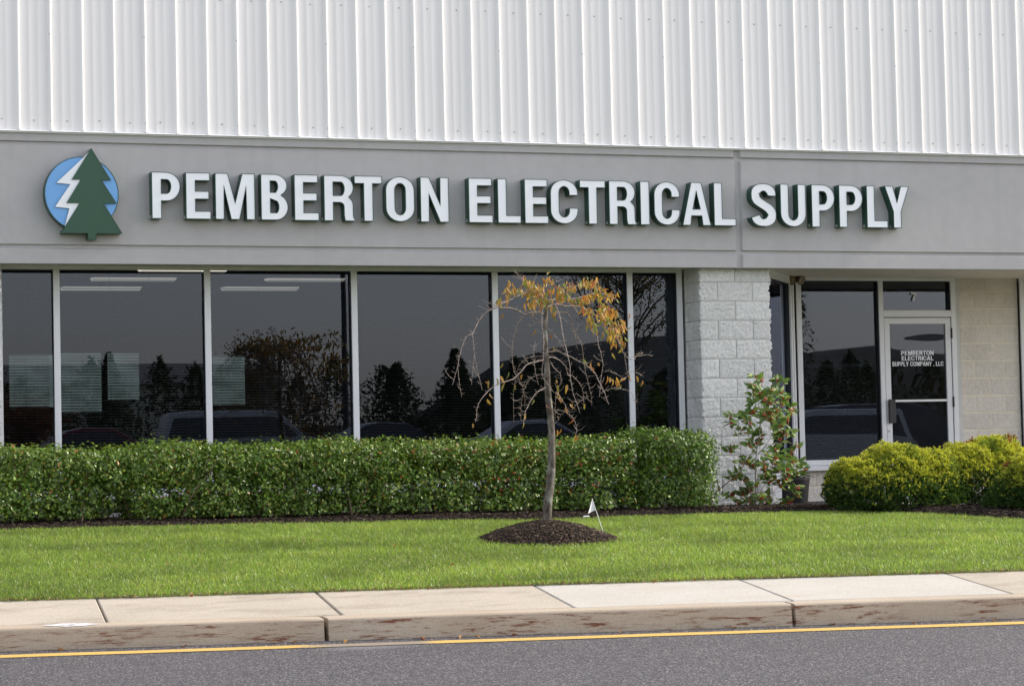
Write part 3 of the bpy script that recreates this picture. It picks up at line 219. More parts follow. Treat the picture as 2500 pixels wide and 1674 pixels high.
M = {}
M['panel'] = plain('white_panel_paint', (0.855, 0.835, 0.83), 0.38, var=0.04, vscale=1.6, stretch=(3.5, 3, 0.22))
M['flash'] = plain('white_flashing', (0.80, 0.81, 0.82), 0.35, var=0.03)
M['screw'] = plain('screw_grey', (0.52, 0.52, 0.53), 0.4, metal=0.3)
def eifs():
    m, n, l, bs = nt('grey_stucco')
    a = tex(n, l, 'ShaderNodeTexNoise', 0.9, Detail=5.0, stretch=(1, 1, 0.6)); b = tex(n, l, 'ShaderNodeTexNoise', 9.0, Detail=6.0)
    c1 = ramp(n, l, a.outputs['Fac'], [(0.3, (0.42, 0.41, 0.415)), (0.7, (0.465, 0.455, 0.46))])
    c2 = mix(n, l, 0.14, c1.outputs['Color'], ramp(n, l, b.outputs['Fac'], [(0.35, (0.34, 0.335, 0.34)), (0.65, (0.50, 0.495, 0.50))]).outputs['Color'])
    st = tex(n, l, 'ShaderNodeTexNoise', 5.0, Detail=5.0, stretch=(1.6, 1, 0.12)); c2 = mix(n, l, ramp(n, l, st.outputs['Fac'], [(0.52, (0, 0, 0)), (0.75, (0.16, 0.16, 0.16))]).outputs['Color'], c2, (0.31, 0.30, 0.295))   # rain streaks
    l.new(c2, bs.inputs['Base Color']); bs.inputs['Roughness'].default_value = 0.85; bs.inputs['Specular IOR Level'].default_value = 0.25
    d = tex(n, l, 'ShaderNodeTexNoise', 260.0, Detail=3.0); bump(n, l, bs, d.outputs['Fac'], 0.35, 0.002)
    return m
M['eifs'] = eifs()
def blockmat(name, lo, hi, bs_=0.9):
    m, n, l, bs = nt(name)
    oi = n.new('ShaderNodeObjectInfo')
    t = tex(n, l, 'ShaderNodeTexNoise', 14.0, Detail=8.0, Roughness=0.7)
    r = ramp(n, l, t.outputs['Fac'], [(0.25, lo), (0.75, hi)])
    v = n.new('ShaderNodeMapRange'); l.new(oi.outputs['Random'], v.inputs['Value']); v.inputs['To Min'].default_value = 0.93; v.inputs['To Max'].default_value = 1.06
    hs = n.new('ShaderNodeHueSaturation'); l.new(r.outputs['Color'], hs.inputs['Color']); l.new(v.outputs['Result'], hs.inputs['Value'])
    l.new(hs.outputs['Color'], bs.inputs['Base Color']); bs.inputs['Roughness'].default_value = 0.9; bs.inputs['Specular IOR Level'].default_value = 0.2
    b = tex(n, l, 'ShaderNodeTexNoise', 85.0, Detail=7.0, Roughness=0.72, Distortion=0.9); bump(n, l, bs, b.outputs['Fac'], bs_, 0.010)
    return m
M['block'] = blockmat('pale_grey_split_block', (0.60, 0.605, 0.595), (0.73, 0.73, 0.715), 1.0)
M['block2'] = blockmat('buff_split_block', (0.62, 0.57, 0.51), (0.74, 0.69, 0.63), 0.9)
M['mortar'] = plain('grey_mortar', (0.56, 0.565, 0.55), 0.95, spec=0.1, bmp=0.3)
M['mortar2'] = plain('cream_mortar', (0.84, 0.77, 0.60), 0.95, spec=0.1, bmp=0.3)
M['frame'] = plain('white_aluminium_frame', (0.70, 0.71, 0.74), 0.4, var=0.03)
M['shade_black'] = plain('frame_shade_and_black', (0.025, 0.025, 0.03), 0.5)  # near black: shade painted on frame returns; also hinges and light pole
M['sillw'] = plain('white_sill', (0.74, 0.74, 0.77), 0.5)
M['soffit'] = plain('cream_soffit', (0.80, 0.74, 0.64), 0.5, var=0.04)
def glass(name, tint, gain, gloss=(0.54, 0.60, 0.74), wave=0.02):
    m, n, l, bs = nt(name); n.remove(bs)
    tr = n.new('ShaderNodeBsdfTransparent'); tr.inputs['Color'].default_value = (*tint, 1)
    gl = n.new('ShaderNodeBsdfGlossy'); gl.inputs['Roughness'].default_value = 0.0; gl.inputs['Color'].default_value = (*gloss, 1)
    fr = n.new('ShaderNodeFresnel'); fr.inputs['IOR'].default_value = 1.5
    mu = n.new('ShaderNodeMath'); mu.operation = 'MULTIPLY'; mu.use_clamp = True; mu.inputs[1].default_value = gain; l.new(fr.outputs[0], mu.inputs[0])
    ms = n.new('ShaderNodeMixShader'); l.new(mu.outputs[0], ms.inputs[0]); l.new(tr.outputs[0], ms.inputs[1]); l.new(gl.outputs[0], ms.inputs[2])
    w = tex(n, l, 'ShaderNodeTexNoise', 0.9, Detail=1.0, stretch=(0.8, 1, 2.2) if wave > 0.05 else None); b = n.new('ShaderNodeBump'); b.inputs['Strength'].default_value = wave; b.inputs['Distance'].default_value = 0.02
    l.new(w.outputs['Fac'], b.inputs['Height']); l.new(b.outputs['Normal'], gl.inputs['Normal'])
    l.new(ms.outputs[0], n['Material Output'].inputs['Surface']); return m
M['door_glass'] = glass('wavy_door_glass', (0.42, 0.43, 0.44), 2.0, wave=0.12)
M['glass'] = glass('tinted_window_glass', (0.42, 0.43, 0.44), 2.0)
M['blind'] = plain('blind_white', (0.80, 0.80, 0.79), 0.5)
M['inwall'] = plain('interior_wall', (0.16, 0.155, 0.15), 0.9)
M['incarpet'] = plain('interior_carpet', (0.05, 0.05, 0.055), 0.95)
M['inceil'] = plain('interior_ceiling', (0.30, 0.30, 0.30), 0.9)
def emit(name, col, st, var=0.0):
    m, n, l, bs = nt(name); bs.inputs['Base Color'].default_value = (0.5, 0.5, 0.5, 1)
    bs.inputs['Emission Strength'].default_value = st
    t = tex(n, l, 'ShaderNodeTexNoise', 3.0, Detail=3.0, stretch=(1, 1, 3))
    r = ramp(n, l, t.outputs['Fac'], [(0.3, tuple(c * (1 - var) for c in col)), (0.7, col)]); l.new(r.outputs['Color'], bs.inputs['Emission Color']); return m
M['tubelight'] = emit('ceiling_light_lens', (1.0, 0.93, 0.80), 0.6)
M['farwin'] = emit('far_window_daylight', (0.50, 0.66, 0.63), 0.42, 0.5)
M['let_face'] = plain('white_acrylic', (0.85, 0.875, 0.925), 0.25, var=0.01)
M['let_side'] = plain('dark_green_return', (0.010, 0.062, 0.040), 0.35, var=0.1)
M['logo_green'] = plain('logo_green', (0.012, 0.066, 0.036), 0.3, var=0.04)
M['logo_blue'] = plain('logo_blue', (0.155, 0.385, 0.76), 0.3, var=0.02)
M['black'] = plain('black_plastic', (0.012, 0.012, 0.014), 0.4)
M['steel'] = plain('brushed_steel', (0.55, 0.56, 0.58), 0.35, metal=0.7)
M['bronze'] = plain('brown_enamel', (0.14, 0.09, 0.05), 0.4, var=0.3, vscale=25)
M['lens'] = plain('lamp_lens', (0.20, 0.15, 0.09), 0.15, var=0.5, vscale=30)
M['pot'] = plain('charcoal_pot', (0.022, 0.021, 0.022), 0.5, var=0.15)

def concrete(name, lo, hi, stain):
    m, n, l, bs = nt(name)
    a = tex(n, l, 'ShaderNodeTexNoise', 1.3, Detail=6.0, Roughness=0.6); b = tex(n, l, 'ShaderNodeTexNoise', 60.0, Detail=5.0); c = tex(n, l, 'ShaderNodeTexNoise', 260.0, Detail=2.0)
    c1 = ramp(n, l, a.outputs['Fac'], [(0.3, lo), (0.65, hi)])
    s = tex(n, l, 'ShaderNodeTexNoise', 2.2, Detail=7.0, Roughness=0.65, stretch=(0.7, 1.6, 1)); sf = ramp(n, l, s.outputs['Fac'], [(0.50, (0, 0, 0)), (0.72, (0.85, 0.85, 0.85))])
    c2 = mix(n, l, sf.outputs['Color'], c1.outputs['Color'], stain)
    c3 = mix(n, l, 0.16, c2, ramp(n, l, b.outputs['Fac'], [(0.35, (0.2, 0.18, 0.15)), (0.6, (0.7, 0.68, 0.62))]).outputs['Color'])
    c4 = mix(n, l, 0.10, c3, ramp(n, l, c.outputs['Fac'], [(0.4, (0.15, 0.14, 0.12)), (0.6, (0.8, 0.78, 0.72))]).outputs['Color'])
    l.new(c4, bs.inputs['Base Color']); bs.inputs['Roughness'].default_value = 0.9; bs.inputs['Specular IOR Level'].default_value = 0.2
    d = tex(n, l, 'ShaderNodeTexNoise', 320.0, Detail=3.0); bump(n, l, bs, d.outputs['Fac'], 0.4, 0.002)
    return m
M['walk_tan'] = concrete('tan_concrete', (0.36, 0.305, 0.235), (0.44, 0.375, 0.295), (0.215, 0.16, 0.11))
M['walk_pale'] = concrete('pale_concrete', (0.42, 0.39, 0.345), (0.48, 0.45, 0.405), (0.42, 0.36, 0.28))
def kerbmat():
    m, n, l, bs = nt('kerb_concrete')
    a = tex(n, l, 'ShaderNodeTexNoise', 2.0, Detail=6.0); b = tex(n, l, 'ShaderNodeTexNoise', 120.0, Detail=4.0)
    c1 = ramp(n, l, a.outputs['Fac'], [(0.3, (0.375, 0.30, 0.222)), (0.7, (0.455, 0.375, 0.285))])
    c1b = mix(n, l, 0.15, c1.outputs['Color'], ramp(n, l, b.outputs['Fac'], [(0.35, (0.2, 0.17, 0.14)), (0.6, (0.65, 0.6, 0.52))]).outputs['Color'])
    s = tex(n, l, 'ShaderNodeTexNoise', 15.0, Detail=10.0, Roughness=0.8, Distortion=0.15, stretch=(0.30, 0.30, 2.8))
    big = tex(n, l, 'ShaderNodeTexNoise', 1.7, Detail=2.0)
    sf = ramp(n, l, s.outputs['Fac'], [(0.512, (0, 0, 0)), (0.585, (1, 1, 1))]); bf = ramp(n, l, big.outputs['Fac'], [(0.38, (0.15, 0.15, 0.15)), (0.55, (1, 1, 1))])
    f = mix(n, l, 1.0, sf.outputs['Color'], bf.outputs['Color'], 'MULTIPLY')
    geo = n.new('ShaderNodeNewGeometry'); sx = n.new('ShaderNodeSeparateXYZ'); l.new(geo.outputs['True Normal'], sx.inputs[0])
    side = ramp(n, l, sx.outputs['Z'], [(0.25, (1, 1, 1)), (0.55, (0.0, 0.0, 0.0))])     # rust rubbed on by tyres: the upright face only
    f2 = mix(n, l, 1.0, f, side.outputs['Color'], 'MULTIPLY')
    c2 = mix(n, l, f2, c1b, (0.17, 0.065, 0.035))
    l.new(c2, bs.inputs['Base Color']); bs.inputs['Roughness'].default_value = 0.85; bs.inputs['Specular IOR Level'].default_value = 0.25
    d = tex(n, l, 'ShaderNodeTexNoise', 180.0, Detail=4.0); bump(n, l, bs, d.outputs['Fac'], 0.4, 0.003)
    return m
M['kerb'] = kerbmat()
def asphalt():
    m, n, l, bs = nt('asphalt')
    v = tex(n, l, 'ShaderNodeTexVoronoi', 120.0); w = tex(n, l, 'ShaderNodeTexNoise', 150.0, Detail=3.0); a = tex(n, l, 'ShaderNodeTexNoise', 0.8, Detail=6.0)
    sep = n.new('ShaderNodeSeparateColor'); l.new(v.outputs['Color'], sep.inputs[0])
    c1 = ramp(n, l, sep.outputs[0], [(0.0, (0.018, 0.017, 0.021)), (0.5, (0.052, 0.048, 0.057)), (0.82, (0.09, 0.084, 0.094)), (0.95, (0.46, 0.43, 0.41))])
    c2 = mix(n, l, 0.30, c1.outputs['Color'], ramp(n, l, w.outputs['Fac'], [(0.35, (0.034, 0.033, 0.038)), (0.65, (0.115, 0.11, 0.115))]).outputs['Color'])
    c3 = mix(n, l, 0.22, c2, ramp(n, l, a.outputs['Fac'], [(0.3, (0.052, 0.05, 0.055)), (0.7, (0.085, 0.082, 0.088))]).outputs['Color'])
    tc = n.new('ShaderNodeTexCoord'); mp = n.new('ShaderNodeMapping'); mp.inputs['Location'].default_value = (-0.95 * 1.25, 8.12 * 2.6, 0); mp.inputs['Scale'].default_value = (1.25, 2.6, 0); l.new(tc.outputs['Object'], mp.inputs['Vector'])
    gr = n.new('ShaderNodeVectorMath'); gr.operation = 'LENGTH'; l.new(mp.outputs['Vector'], gr.inputs[0]); ad = n.new('ShaderNodeMath'); ad.operation = 'ADD'; l.new(gr.outputs['Value'], ad.inputs[0]); l.new(a.outputs['Fac'], ad.inputs[1])
    pm = ramp(n, l, ad.outputs[0], [(0.55, (0.55, 0.55, 0.55)), (1.0, (0, 0, 0))])
    c3 = mix(n, l, pm.outputs['Color'], c3, (0.22, 0.215, 0.225))       # chalky patch by the kerb joint
    ck = tex(n, l, 'ShaderNodeTexNoise', 3.5, Detail=7.0, stretch=(0.5, 1.4, 1)); c3 = mix(n, l, ramp(n, l, ck.outputs['Fac'], [(0.55, (0, 0, 0)), (0.75, (0.5, 0.5, 0.5))]).outputs['Color'], c3, (0.055, 0.052, 0.055))
    l.new(c3, bs.inputs['Base Color']); bs.inputs['Roughness'].default_value = 0.8; bs.inputs['Specular IOR Level'].default_value = 0.3
    bump(n, l, bs, v.outputs['Distance'], 0.5, 0.004); return m
M['asphalt'] = asphalt()
def yellowmat():
    m, n, l, bs = nt('yellow_road_paint')
    t = tex(n, l, 'ShaderNodeTexNoise', 70.0, Detail=6.0); a = tex(n, l, 'ShaderNodeTexNoise', 1.6, Detail=4.0)
    ad = n.new('ShaderNodeMath'); ad.operation = 'MULTIPLY_ADD'; ad.inputs[1].default_value = 0.55; l.new(t.outputs['Fac'], ad.inputs[0]); 
    ml = n.new('ShaderNodeMath'); ml.operation = 'MULTIPLY'; ml.inputs[1].default_value = 0.6; l.new(a.outputs['Fac'], ml.inputs[0]); l.new(ml.outputs[0], ad.inputs[2])
    tc = n.new('ShaderNodeTexCoord'); mp = n.new('ShaderNodeMapping'); mp.inputs['Location'].default_value = (-1.0, 0, 0); mp.inputs['Scale'].default_value = (1, 0, 0); l.new(tc.outputs['Object'], mp.inputs['Vector'])
    ln = n.new('ShaderNodeVectorMath'); ln.operation = 'LENGTH'; l.new(mp.outputs['Vector'], ln.inputs[0]); sp = ramp(n, l, ln.outputs['Value'], [(0.12, (0.40, 0.40, 0.40)), (0.55, (0, 0, 0))])
    a2 = n.new('ShaderNodeMath'); a2.operation = 'ADD'; l.new(ad.outputs[0], a2.inputs[0]); l.new(sp.outputs['Color'], a2.inputs[1]); ad = a2
    f = ramp(n, l, ad.outputs[0], [(0.71, (0, 0, 0)), (0.80, (0.9, 0.9, 0.9))])
    c = mix(n, l, f.outputs['Color'], (0.56, 0.37, 0.095), (0.22, 0.19, 0.16))
    l.new(c, bs.inputs['Base Color']); bs.inputs['Roughness'].default_value = 0.7
    bump(n, l, bs, t.outputs['Fac'], 0.4, 0.003); return m
M['yellow'] = yellowmat()
def splashmat():
    m, n, l, bs = nt('spilt_white_paint'); bs.inputs['Base Color'].default_value = (0.66, 0.66, 0.69, 1); bs.inputs['Roughness'].default_value = 0.7
    t = tex(n, l, 'ShaderNodeTexNoise', 9.0, Detail=8.0, Roughness=0.7); f = ramp(n, l, t.outputs['Fac'], [(0.33, (0, 0, 0)), (0.47, (1, 1, 1))])
    tr = n.new('ShaderNodeBsdfTransparent'); ms = n.new('ShaderNodeMixShader'); l.new(f.outputs['Color'], ms.inputs[0]); l.new(tr.outputs[0], ms.inputs[1]); l.new(bs.outputs[0], ms.inputs[2]); l.new(ms.outputs[0], n['Material Output'].inputs['Surface']); return m
M['whitepaint'] = splashmat()
M['soil'] = plain('lawn_soil', (0.085, 0.115, 0.03), 0.95, spec=0.1, var=0.35, vscale=9, bmp=0.6, bscale=60, bdist=0.02)
M['mulch'] = plain('dark_mulch', (0.022, 0.016, 0.013), 0.95, spec=0.15, var=0.5, vscale=40, bmp=1.0, bscale=45, bdist=0.03)
M['chip'] = leafmat('mulch_chip', 0.8, 0.0, 0.2)
M['field'] = plain('far_grass', (0.07, 0.10, 0.03), 0.95, var=0.3, vscale=0.2)
M['hill'] = plain('wooded_hill', (0.05, 0.055, 0.045), 1.0, var=0.4, vscale=0.03)
M['grass'] = leafmat('grass_blade', 0.38, 0.42, 0.5)
M['hedge'] = leafmat('holly_hedge_leaf', 0.38, 0.25, 0.38)
M['leafy'] = leafmat('broad_leaf', 0.5, 0.25, 0.3)
M['autumn'] = leafmat('autumn_leaf', 0.45, 0.35, 0.4, 1.5)
M['cypress'] = leafmat('golden_spray', 0.6, 0.30, 0.3)
M['treefol'] = leafmat('tree_foliage', 0.7, 0.2, 0.2)
M['berry'] = plain('red_berry', (0.46, 0.03, 0.018), 0.3, var=0.25, vscale=30)
def bark():
    m, n, l, bs = nt('cherry_bark')
    t = tex(n, l, 'ShaderNodeTexNoise', 22.0, Detail=8.0, Roughness=0.7, stretch=(1, 1, 0.45)); p = tex(n, l, 'ShaderNodeTexNoise', 7.0, Detail=3.0)
    c = ramp(n, l, t.outputs['Fac'], [(0.34, (0.03, 0.024, 0.02)), (0.5, (0.115, 0.098, 0.083)), (0.68, (0.26, 0.24, 0.21))])
    lich = ramp(n, l, p.outputs['Fac'], [(0.56, (0, 0, 0)), (0.66, (0.7, 0.7, 0.7))])
    c2 = mix(n, l, lich.outputs['Color'], c.outputs['Color'], (0.33, 0.335, 0.29))
    l.new(c2, bs.inputs['Base Color']); bs.inputs['Roughness'].default_value = 0.85; bs.inputs['Specular IOR Level'].default_value = 0.25
    bump(n, l, bs, t.outputs['Fac'], 0.9, 0.012); return m
M['bark'] = bark()
M['twig'] = plain('grey_twig', (0.24, 0.19, 0.165), 0.55, var=0.35, vscale=30, spec=0.4)
M['stem'] = plain('brown_stem', (0.14, 0.095, 0.06), 0.7, var=0.3, vscale=30)
M['flag'] = plain('white_vinyl', (0.80, 0.81, 0.84), 0.5)
M['deadleaf'] = leafmat('dead_leaf', 0.7, 0.15, 0.2)
M['carpaint'] = plain('silver_car_paint', (0.42, 0.43, 0.45), 0.25, metal=0.3)
M['cardark'] = plain('dark_car_paint', (0.03, 0.035, 0.05), 0.2)
M['carred'] = plain('dark_red_car_paint', (0.14, 0.02, 0.022), 0.2)
M['carglass'] = plain('car_window', (0.02, 0.024, 0.028), 0.06, spec=0.7)
M['tyre'] = plain('tyre_rubber', (0.02, 0.02, 0.02), 0.8)
M['metalwall'] = plain('cream_shed_wall', (0.5, 0.48, 0.42), 0.6)
# ------------------------------------------------------------------ ground
def kerb_y(x): return -7.6 - 0.215 * x
def lawn_z(x, y):
    yb = kerb_y(x) + 1.3
    t = (y - yb) / (-2.0 - yb)
    e = 0.095 - 0.0095 * x
    return -0.275 + (e + 0.275) * min(max(t, 0.0), 1.0)
BED = [(-6, -1.9), (1.42, -1.9), (3.09, -1.95), (4.45, -2.08), (6.43, -1.86), (7.3, -1.72), (7.89, -2.05), (8.3, -2.6), (8.72, -3.4), (9.1, -4.4), (9.5, -5.4)]
def bed_y(x): return float(np.interp(x, [p[0] for p in BED], [p[1] for p in BED]))
def bed_z(x, y):     # heaped mulch
    u = min(1.0, max(0.0, (y - bed_y(x)) / 0.38)); u = u * u * (3 - 2 * u)
    keep = 1 - min(1, max(0, (x - 8.4) / 0.5)) * min(1, max(0, (y + 1.35) / 0.3))
    return lawn_z(x, y) + 0.048 * u * keep
def terrain_z(y):   # the road falls a little towards the photographer and the car park beyond rises
    return float(np.interp(-y, [0, 8.0, 9.5, 23, 34, 40, 70, 120, 500], [-1.0, -0.9, -0.58, -0.86, 0.05, 0.15, 0.4, 1.2, 4.0]))

xs = np.concatenate([[-900, -300, -120, -60], np.linspace(-30, 50, 21), [90, 160, 400, 900]])
ys = np.array([-700, -500, -300, -200, -140, -120, -100, -80, -75, -70, -60, -50, -40, -37, -34, -31, -28, -25, -23, -20, -17, -14, -12, -10, -8, -4, 0, 8, 30, 100, 300])
V = [(x, y, terrain_z(y) - 0.12) for y in ys for x in xs]; nx = len(xs)
F = [(j * nx + i, j * nx + i + 1, (j + 1) * nx + i + 1, (j + 1) * nx + i) for j in range(len(ys) - 1) for i in range(nx - 1)]
tag(link('ground', mesh_np('ground', V, F, M['field'])), kind='structure')

# road: from the kerb's foot back past the photographer and across the car park
def road_z(x, y):
    d = max(0.0, kerb_y(x) - y)
    return float(np.interp(d, [0, .15, .30, .6, 3.0, 15, 26, 32, 60], [-0.527, -.542, -.552, -.558, -0.60, -0.86, 0.05, 0.15, 0.38]))
V = []; F = []
rx = np.linspace(-40, 70, 45); rd = [-0.06, 0.0, 0.15, 0.30, 0.6, 1.0, 2.0, 3.0, 5, 8, 11, 15, 18, 21, 26, 32, 40, 50, 60]
for d in rd:
    for x in rx:
        y = kerb_y(x) - d; V.append((x, y, road_z(x, y)))
nx = len(rx)
F = [(j * nx + i + 1, j * nx + i, (j + 1) * nx + i, (j + 1) * nx + i + 1) for j in range(len(rd) - 1) for i in range(nx - 1)]
road = tag(link('road', mesh_np('road', V, F, M['asphalt'])), kind='structure')
V = []; F = []
lx = np.arange(-14, 26, 0.25)
for i, x in enumerate(lx):
    w = 0.003 * math.sin(x * 5.1) + 0.002 * math.sin(x * 17)
    for o in (-0.158 + w, -0.282 + w * 0.6):
        y = kerb_y(x) + o; V.append((x, y, road_z(x, y) + 0.004))
F = [(2 * i + 1, 2 * i + 3, 2 * i + 2, 2 * i) for i in range(len(lx) - 1)]
link('painted_line', mesh_np('painted_line', V, F, M['yellow']), road)

# kerb: separate cast lengths
kerb = tag(thing('kerb', None, None, (2, kerb_y(2), -0.527)), kind='structure')
def kerb_stone(x0, x1):
    prof = [(-0.018, -0.62), (-0.016, -0.53), (-0.0035, -0.402), (-0.002, -0.395), (0.003, -0.387), (0.011, -0.3815), (0.020, -0.3795), (0.130, -0.3725), (0.137, -0.372), (0.15, -0.385), (0.15, -0.62)]
    n = max(2, int((x1 - x0) / 0.22)); V = []; F = []
    for i in range(n + 1):
        x = x0 + (x1 - x0) * i / n
        for j, (o, z) in enumerate(prof):
            e = 0.0025 * noise.noise((x * 3.1, j * 1.7, 4.2)); e2 = -0.004 if i in (0, n) else 0
            V.append((x, kerb_y(x) + o + e - (e2 if j < 3 else 0), z + e + (e2 if 2 <= j <= 8 else 0)))
    k = len(prof)
    for i in range(n):
        for j in range(k - 1): F.append((i * k + j, (i + 1) * k + j, (i + 1) * k + j + 1, i * k + j + 1))
    for i0, rev in ((0, 1), (n * k, -1)):
        b = len(V); V += V[i0:i0 + k]; F.append(tuple(range(b, b + k))[::rev])
    me = bpy.data.meshes.new('kerb_stone'); me.from_pydata(V, [], F); me.materials.append(M['kerb'])
    me.polygons.foreach_set('use_smooth', np.array([len(f) == 4 for f in F])); me.update()
    return link('kerb_stone', me, kerb)
for a, b in ((-8.5, -5.42), (-5.40, -2.34), (-2.32, 0.735), (0.765, 3.805), (3.83, 6.87), (6.89, 9.93), (9.95, 13.0), (13.02, 16.0)): kerb_stone(a, b)
V = []; pr_ = [(-0.012, -0.45), (-0.008, -0.42), (-0.0035, -0.3985), (0.003, -0.3855), (0.020, -0.378), (0.07, -0.375), (0.12, -0.372)]
for i_ in range(15):
    u = i_ / 14; x = -1.03 + 0.36 * u; lo = 0.18 + 0.22 * math.sin(u * 3.1) + 0.14 * noise.noise((u * 9, 1, 1)); hi = 0.75 + 0.25 * math.sin(u * 3.1) + 0.1 * noise.noise((u * 7, 3, 1))
    for k_ in range(7):
        t_ = (1 - lo) * 0.9 + (hi - (1 - lo) * 0.9) * k_ / 6; q_ = max(0, min(5.999, t_ * 6)); a_ = int(q_); f_ = q_ - a_
        V.append((x, kerb_y(x) + pr_[a_][0] * (1 - f_) + pr_[a_ + 1][0] * f_ - 0.002, pr_[a_][1] * (1 - f_) + pr_[a_ + 1][1] * f_ + 0.0025))
F = [(i_ * 7 + k_, (i_ + 1) * 7 + k_, (i_ + 1) * 7 + k_ + 1, i_ * 7 + k_ + 1) for i_ in range(14) for k_ in range(6)]
link('paint_splash', mesh_np('paint_splash', V, F, M['whitepaint'], smooth=True), kerb)

# pavement of cast slabs, falling towards the kerb
walk = tag(thing('pavement', None, None, (2, kerb_y(2) + 0.7, -0.33)), kind='structure')
slab_x = [-9.9, -8.35, -6.8, -5.25, -3.67, -2.13, -0.605, 0.893, 2.416, 3.885, 5.40, 6.92, 8.44, 9.96, 11.5, 13.0, 14.5]
for i in range(len(slab_x) - 1):
    g = 0.006; x0, x1 = slab_x[i] + g, slab_x[i + 1] - g
    pts = []
    for (x, o, z) in ((x0, 0.158, -0.371), (x1, 0.158, -0.371), (x1, 1.31, -0.279), (x0, 1.31, -0.279)):
        xx = x + 0.125 * (o - 0.15)         # joints run square to the kerb
        pts.append((xx, kerb_y(x) + o - 0.0, z + rng.normal(0, 0.0012)))
    c = np.mean(pts, axis=0); b = 0.008
    top = [tuple(np.array(p) + (c - np.array(p)) * (b / np.linalg.norm((c - np.array(p))[:2])) * 1.2) for p in pts]
    edge = [(p[0], p[1], p[2] - 0.007) for p in pts]; bot = [(p[0], p[1], p[2] - 0.12) for p in pts]
    Vv = top + edge + bot; Ff = [(0, 1, 2, 3)] + [(4 + k, 4 + (k + 1) % 4, (k + 1) % 4, k) for k in range(4)] + [(8 + k, 8 + (k + 1) % 4, 4 + (k + 1) % 4, 4 + k) for k in range(4)]
    me = bpy.data.meshes.new('slab'); me.from_pydata(Vv, [], Ff); me.materials.append(M['walk_pale'] if i in (8, 9) else M['walk_tan']); me.update()
    link('slab', me, walk)
V = []; 
for x in (-12, 20):
    for o, z in ((0.05, -0.45), (1.35, -0.34)): V.append((x, kerb_y(x) + o, z))
link('joint_bed', mesh_np('joint_bed', V, [(0, 2, 3, 1)], M['mulch']), walk)

# lawn sheet and planting bed sheet
def grid_sheet(name, x0, x1, ny, nxx, ya, yb, zf, mat, jit=0.0):
    V = []; gx = np.linspace(x0, x1, nxx)
    for j in range(ny):
        t = j / (ny - 1)
        for x in gx:
            y = ya(x) + (yb(x) - ya(x)) * t
            V.append((x, y, zf(x, y) + jit * noise.noise((x * 2.3, y * 2.3, 1.1))))
    F = [(j * nxx + i, j * nxx + i + 1, (j + 1) * nxx + i + 1, (j + 1) * nxx + i) for j in range(ny - 1) for i in range(nxx - 1)]
    return tag(link(name, mesh_np(name, V, F, mat, smooth=True)), kind='structure')
lawn = grid_sheet('lawn', -12, 24, 30, 90, lambda x: kerb_y(x) + 1.325, lambda x: -0.2, lambda x, y: lawn_z(x, y) - 0.004, M['soil'], 0.008)
grid_sheet('planting_bed', -10, 14, 34, 130, lambda x: bed_y(x), lambda x: 1.74, lambda x, y: bed_z(x, y), M['mulch'], 0.012)

# unseen concrete path to the doors, added pale to bounce light into the recess
tag(MB().box(9.0, 16.5, 0.0, 1.765, -0.25, 0.045, bev=0.006).build('entrance_bounce_path', M['walk_pale']), kind='structure')
tag(MB().box(10.6, 16.5, -1.05, -0.003, -0.25, 0.042, bev=0.006).build('entrance_bounce_path', M['walk_pale']), kind='structure')

# ------------------------------------------------------------------ building
bld = thing('commercial_building', 'long commercial building with white ribbed metal wall, grey stucco band and dark storefront windows', 'building', (3.5, 0.6, 0.0))
ZP = 3.85                      # underside of the metal wall
PITCH = 0.3048
def wall_panel(k0):
    """three ribs wide, ribs at k*PITCH"""
    yf, yc = 0.030, 0.004
    prof = []
    for k in range(k0, k0 + 3):
        c = k * PITCH
        prof += [(c - 0.031, yf), (c - 0.0115, yc), (c + 0.0115, yc), (c + 0.031, yf)]
        for m in (0.36, 0.64):
            q = c + m * PITCH; prof += [(q - 0.016, yf), (q - 0.008, yf - 0.0035), (q + 0.008, yf - 0.0035), (q + 0.016, yf)]
    xs_ = k0 * PITCH - 0.031; xe = (k0 + 3) * PITCH - 0.0312
    prof = [p for p in prof if p[0] < xe] + [(xe, yf)]
    z0, z1 = ZP - 0.004, ZP + 3.4
    V = []; n = len(prof)
    for z in (z0, z1):
        for x, y in prof: V.append((x, y, z))
    F = [(i, i + 1, n + i + 1, n + i) for i in range(n - 1)]
    p = link('wall_panel', mesh_np('wall_panel', V, F, M['panel']), bld)
    s = MB()
    for k in range(k0, k0 + 3):
        for z in (ZP + 0.095, ZP + 1.325, ZP + 2.6):
            q = (k + 0.52) * PITCH + random.uniform(-0.012, 0.012); zz = z + random.uniform(-0.008, 0.008)
            s.cyl((q, yf - 0.003, zz), (q, yf - 0.010, zz), 0.0085, 0.006, 8)
        if k == k0 + 1 or k == k0 + 0:
            pass
    c = k0 * PITCH
    for z in (ZP + 0.085, ZP + 0.925, ZP + 2.0): s.cyl((c - 0.004, yc + 0.002, z), (c - 0.004, yc - 0.007, z), 0.008, 0.006, 8)
    so = s.build('screw', M['screw']); so.parent = p; so['kind'] = 'stuff'
for k0 in range(-14, 56, 3): wall_panel(k0)
# cladding base trim
fl = MB(); fl.add([(x, y, z) for x in (-4, 17) for y, z in ((0.028, ZP - 0.001), (-0.008, ZP - 0.015), (-0.008, ZP - 0.020), (0.028, ZP - 0.020))], [(0, 4, 5, 1), (1, 5, 6, 2), (2, 6, 7, 3), (3, 7, 4, 0), (0, 1, 2, 3), (7, 6, 5, 4)]); fl.box(-4, 17, 0.012, 0.05, ZP - 0.032, ZP - 0.0205); fl.build('base_trim', M['flash'], bld)
box_obj('wall_backing', (-4, 17, 0.06, 0.5, ZP - 0.03, ZP + 3.4), M['inwall'], bld)

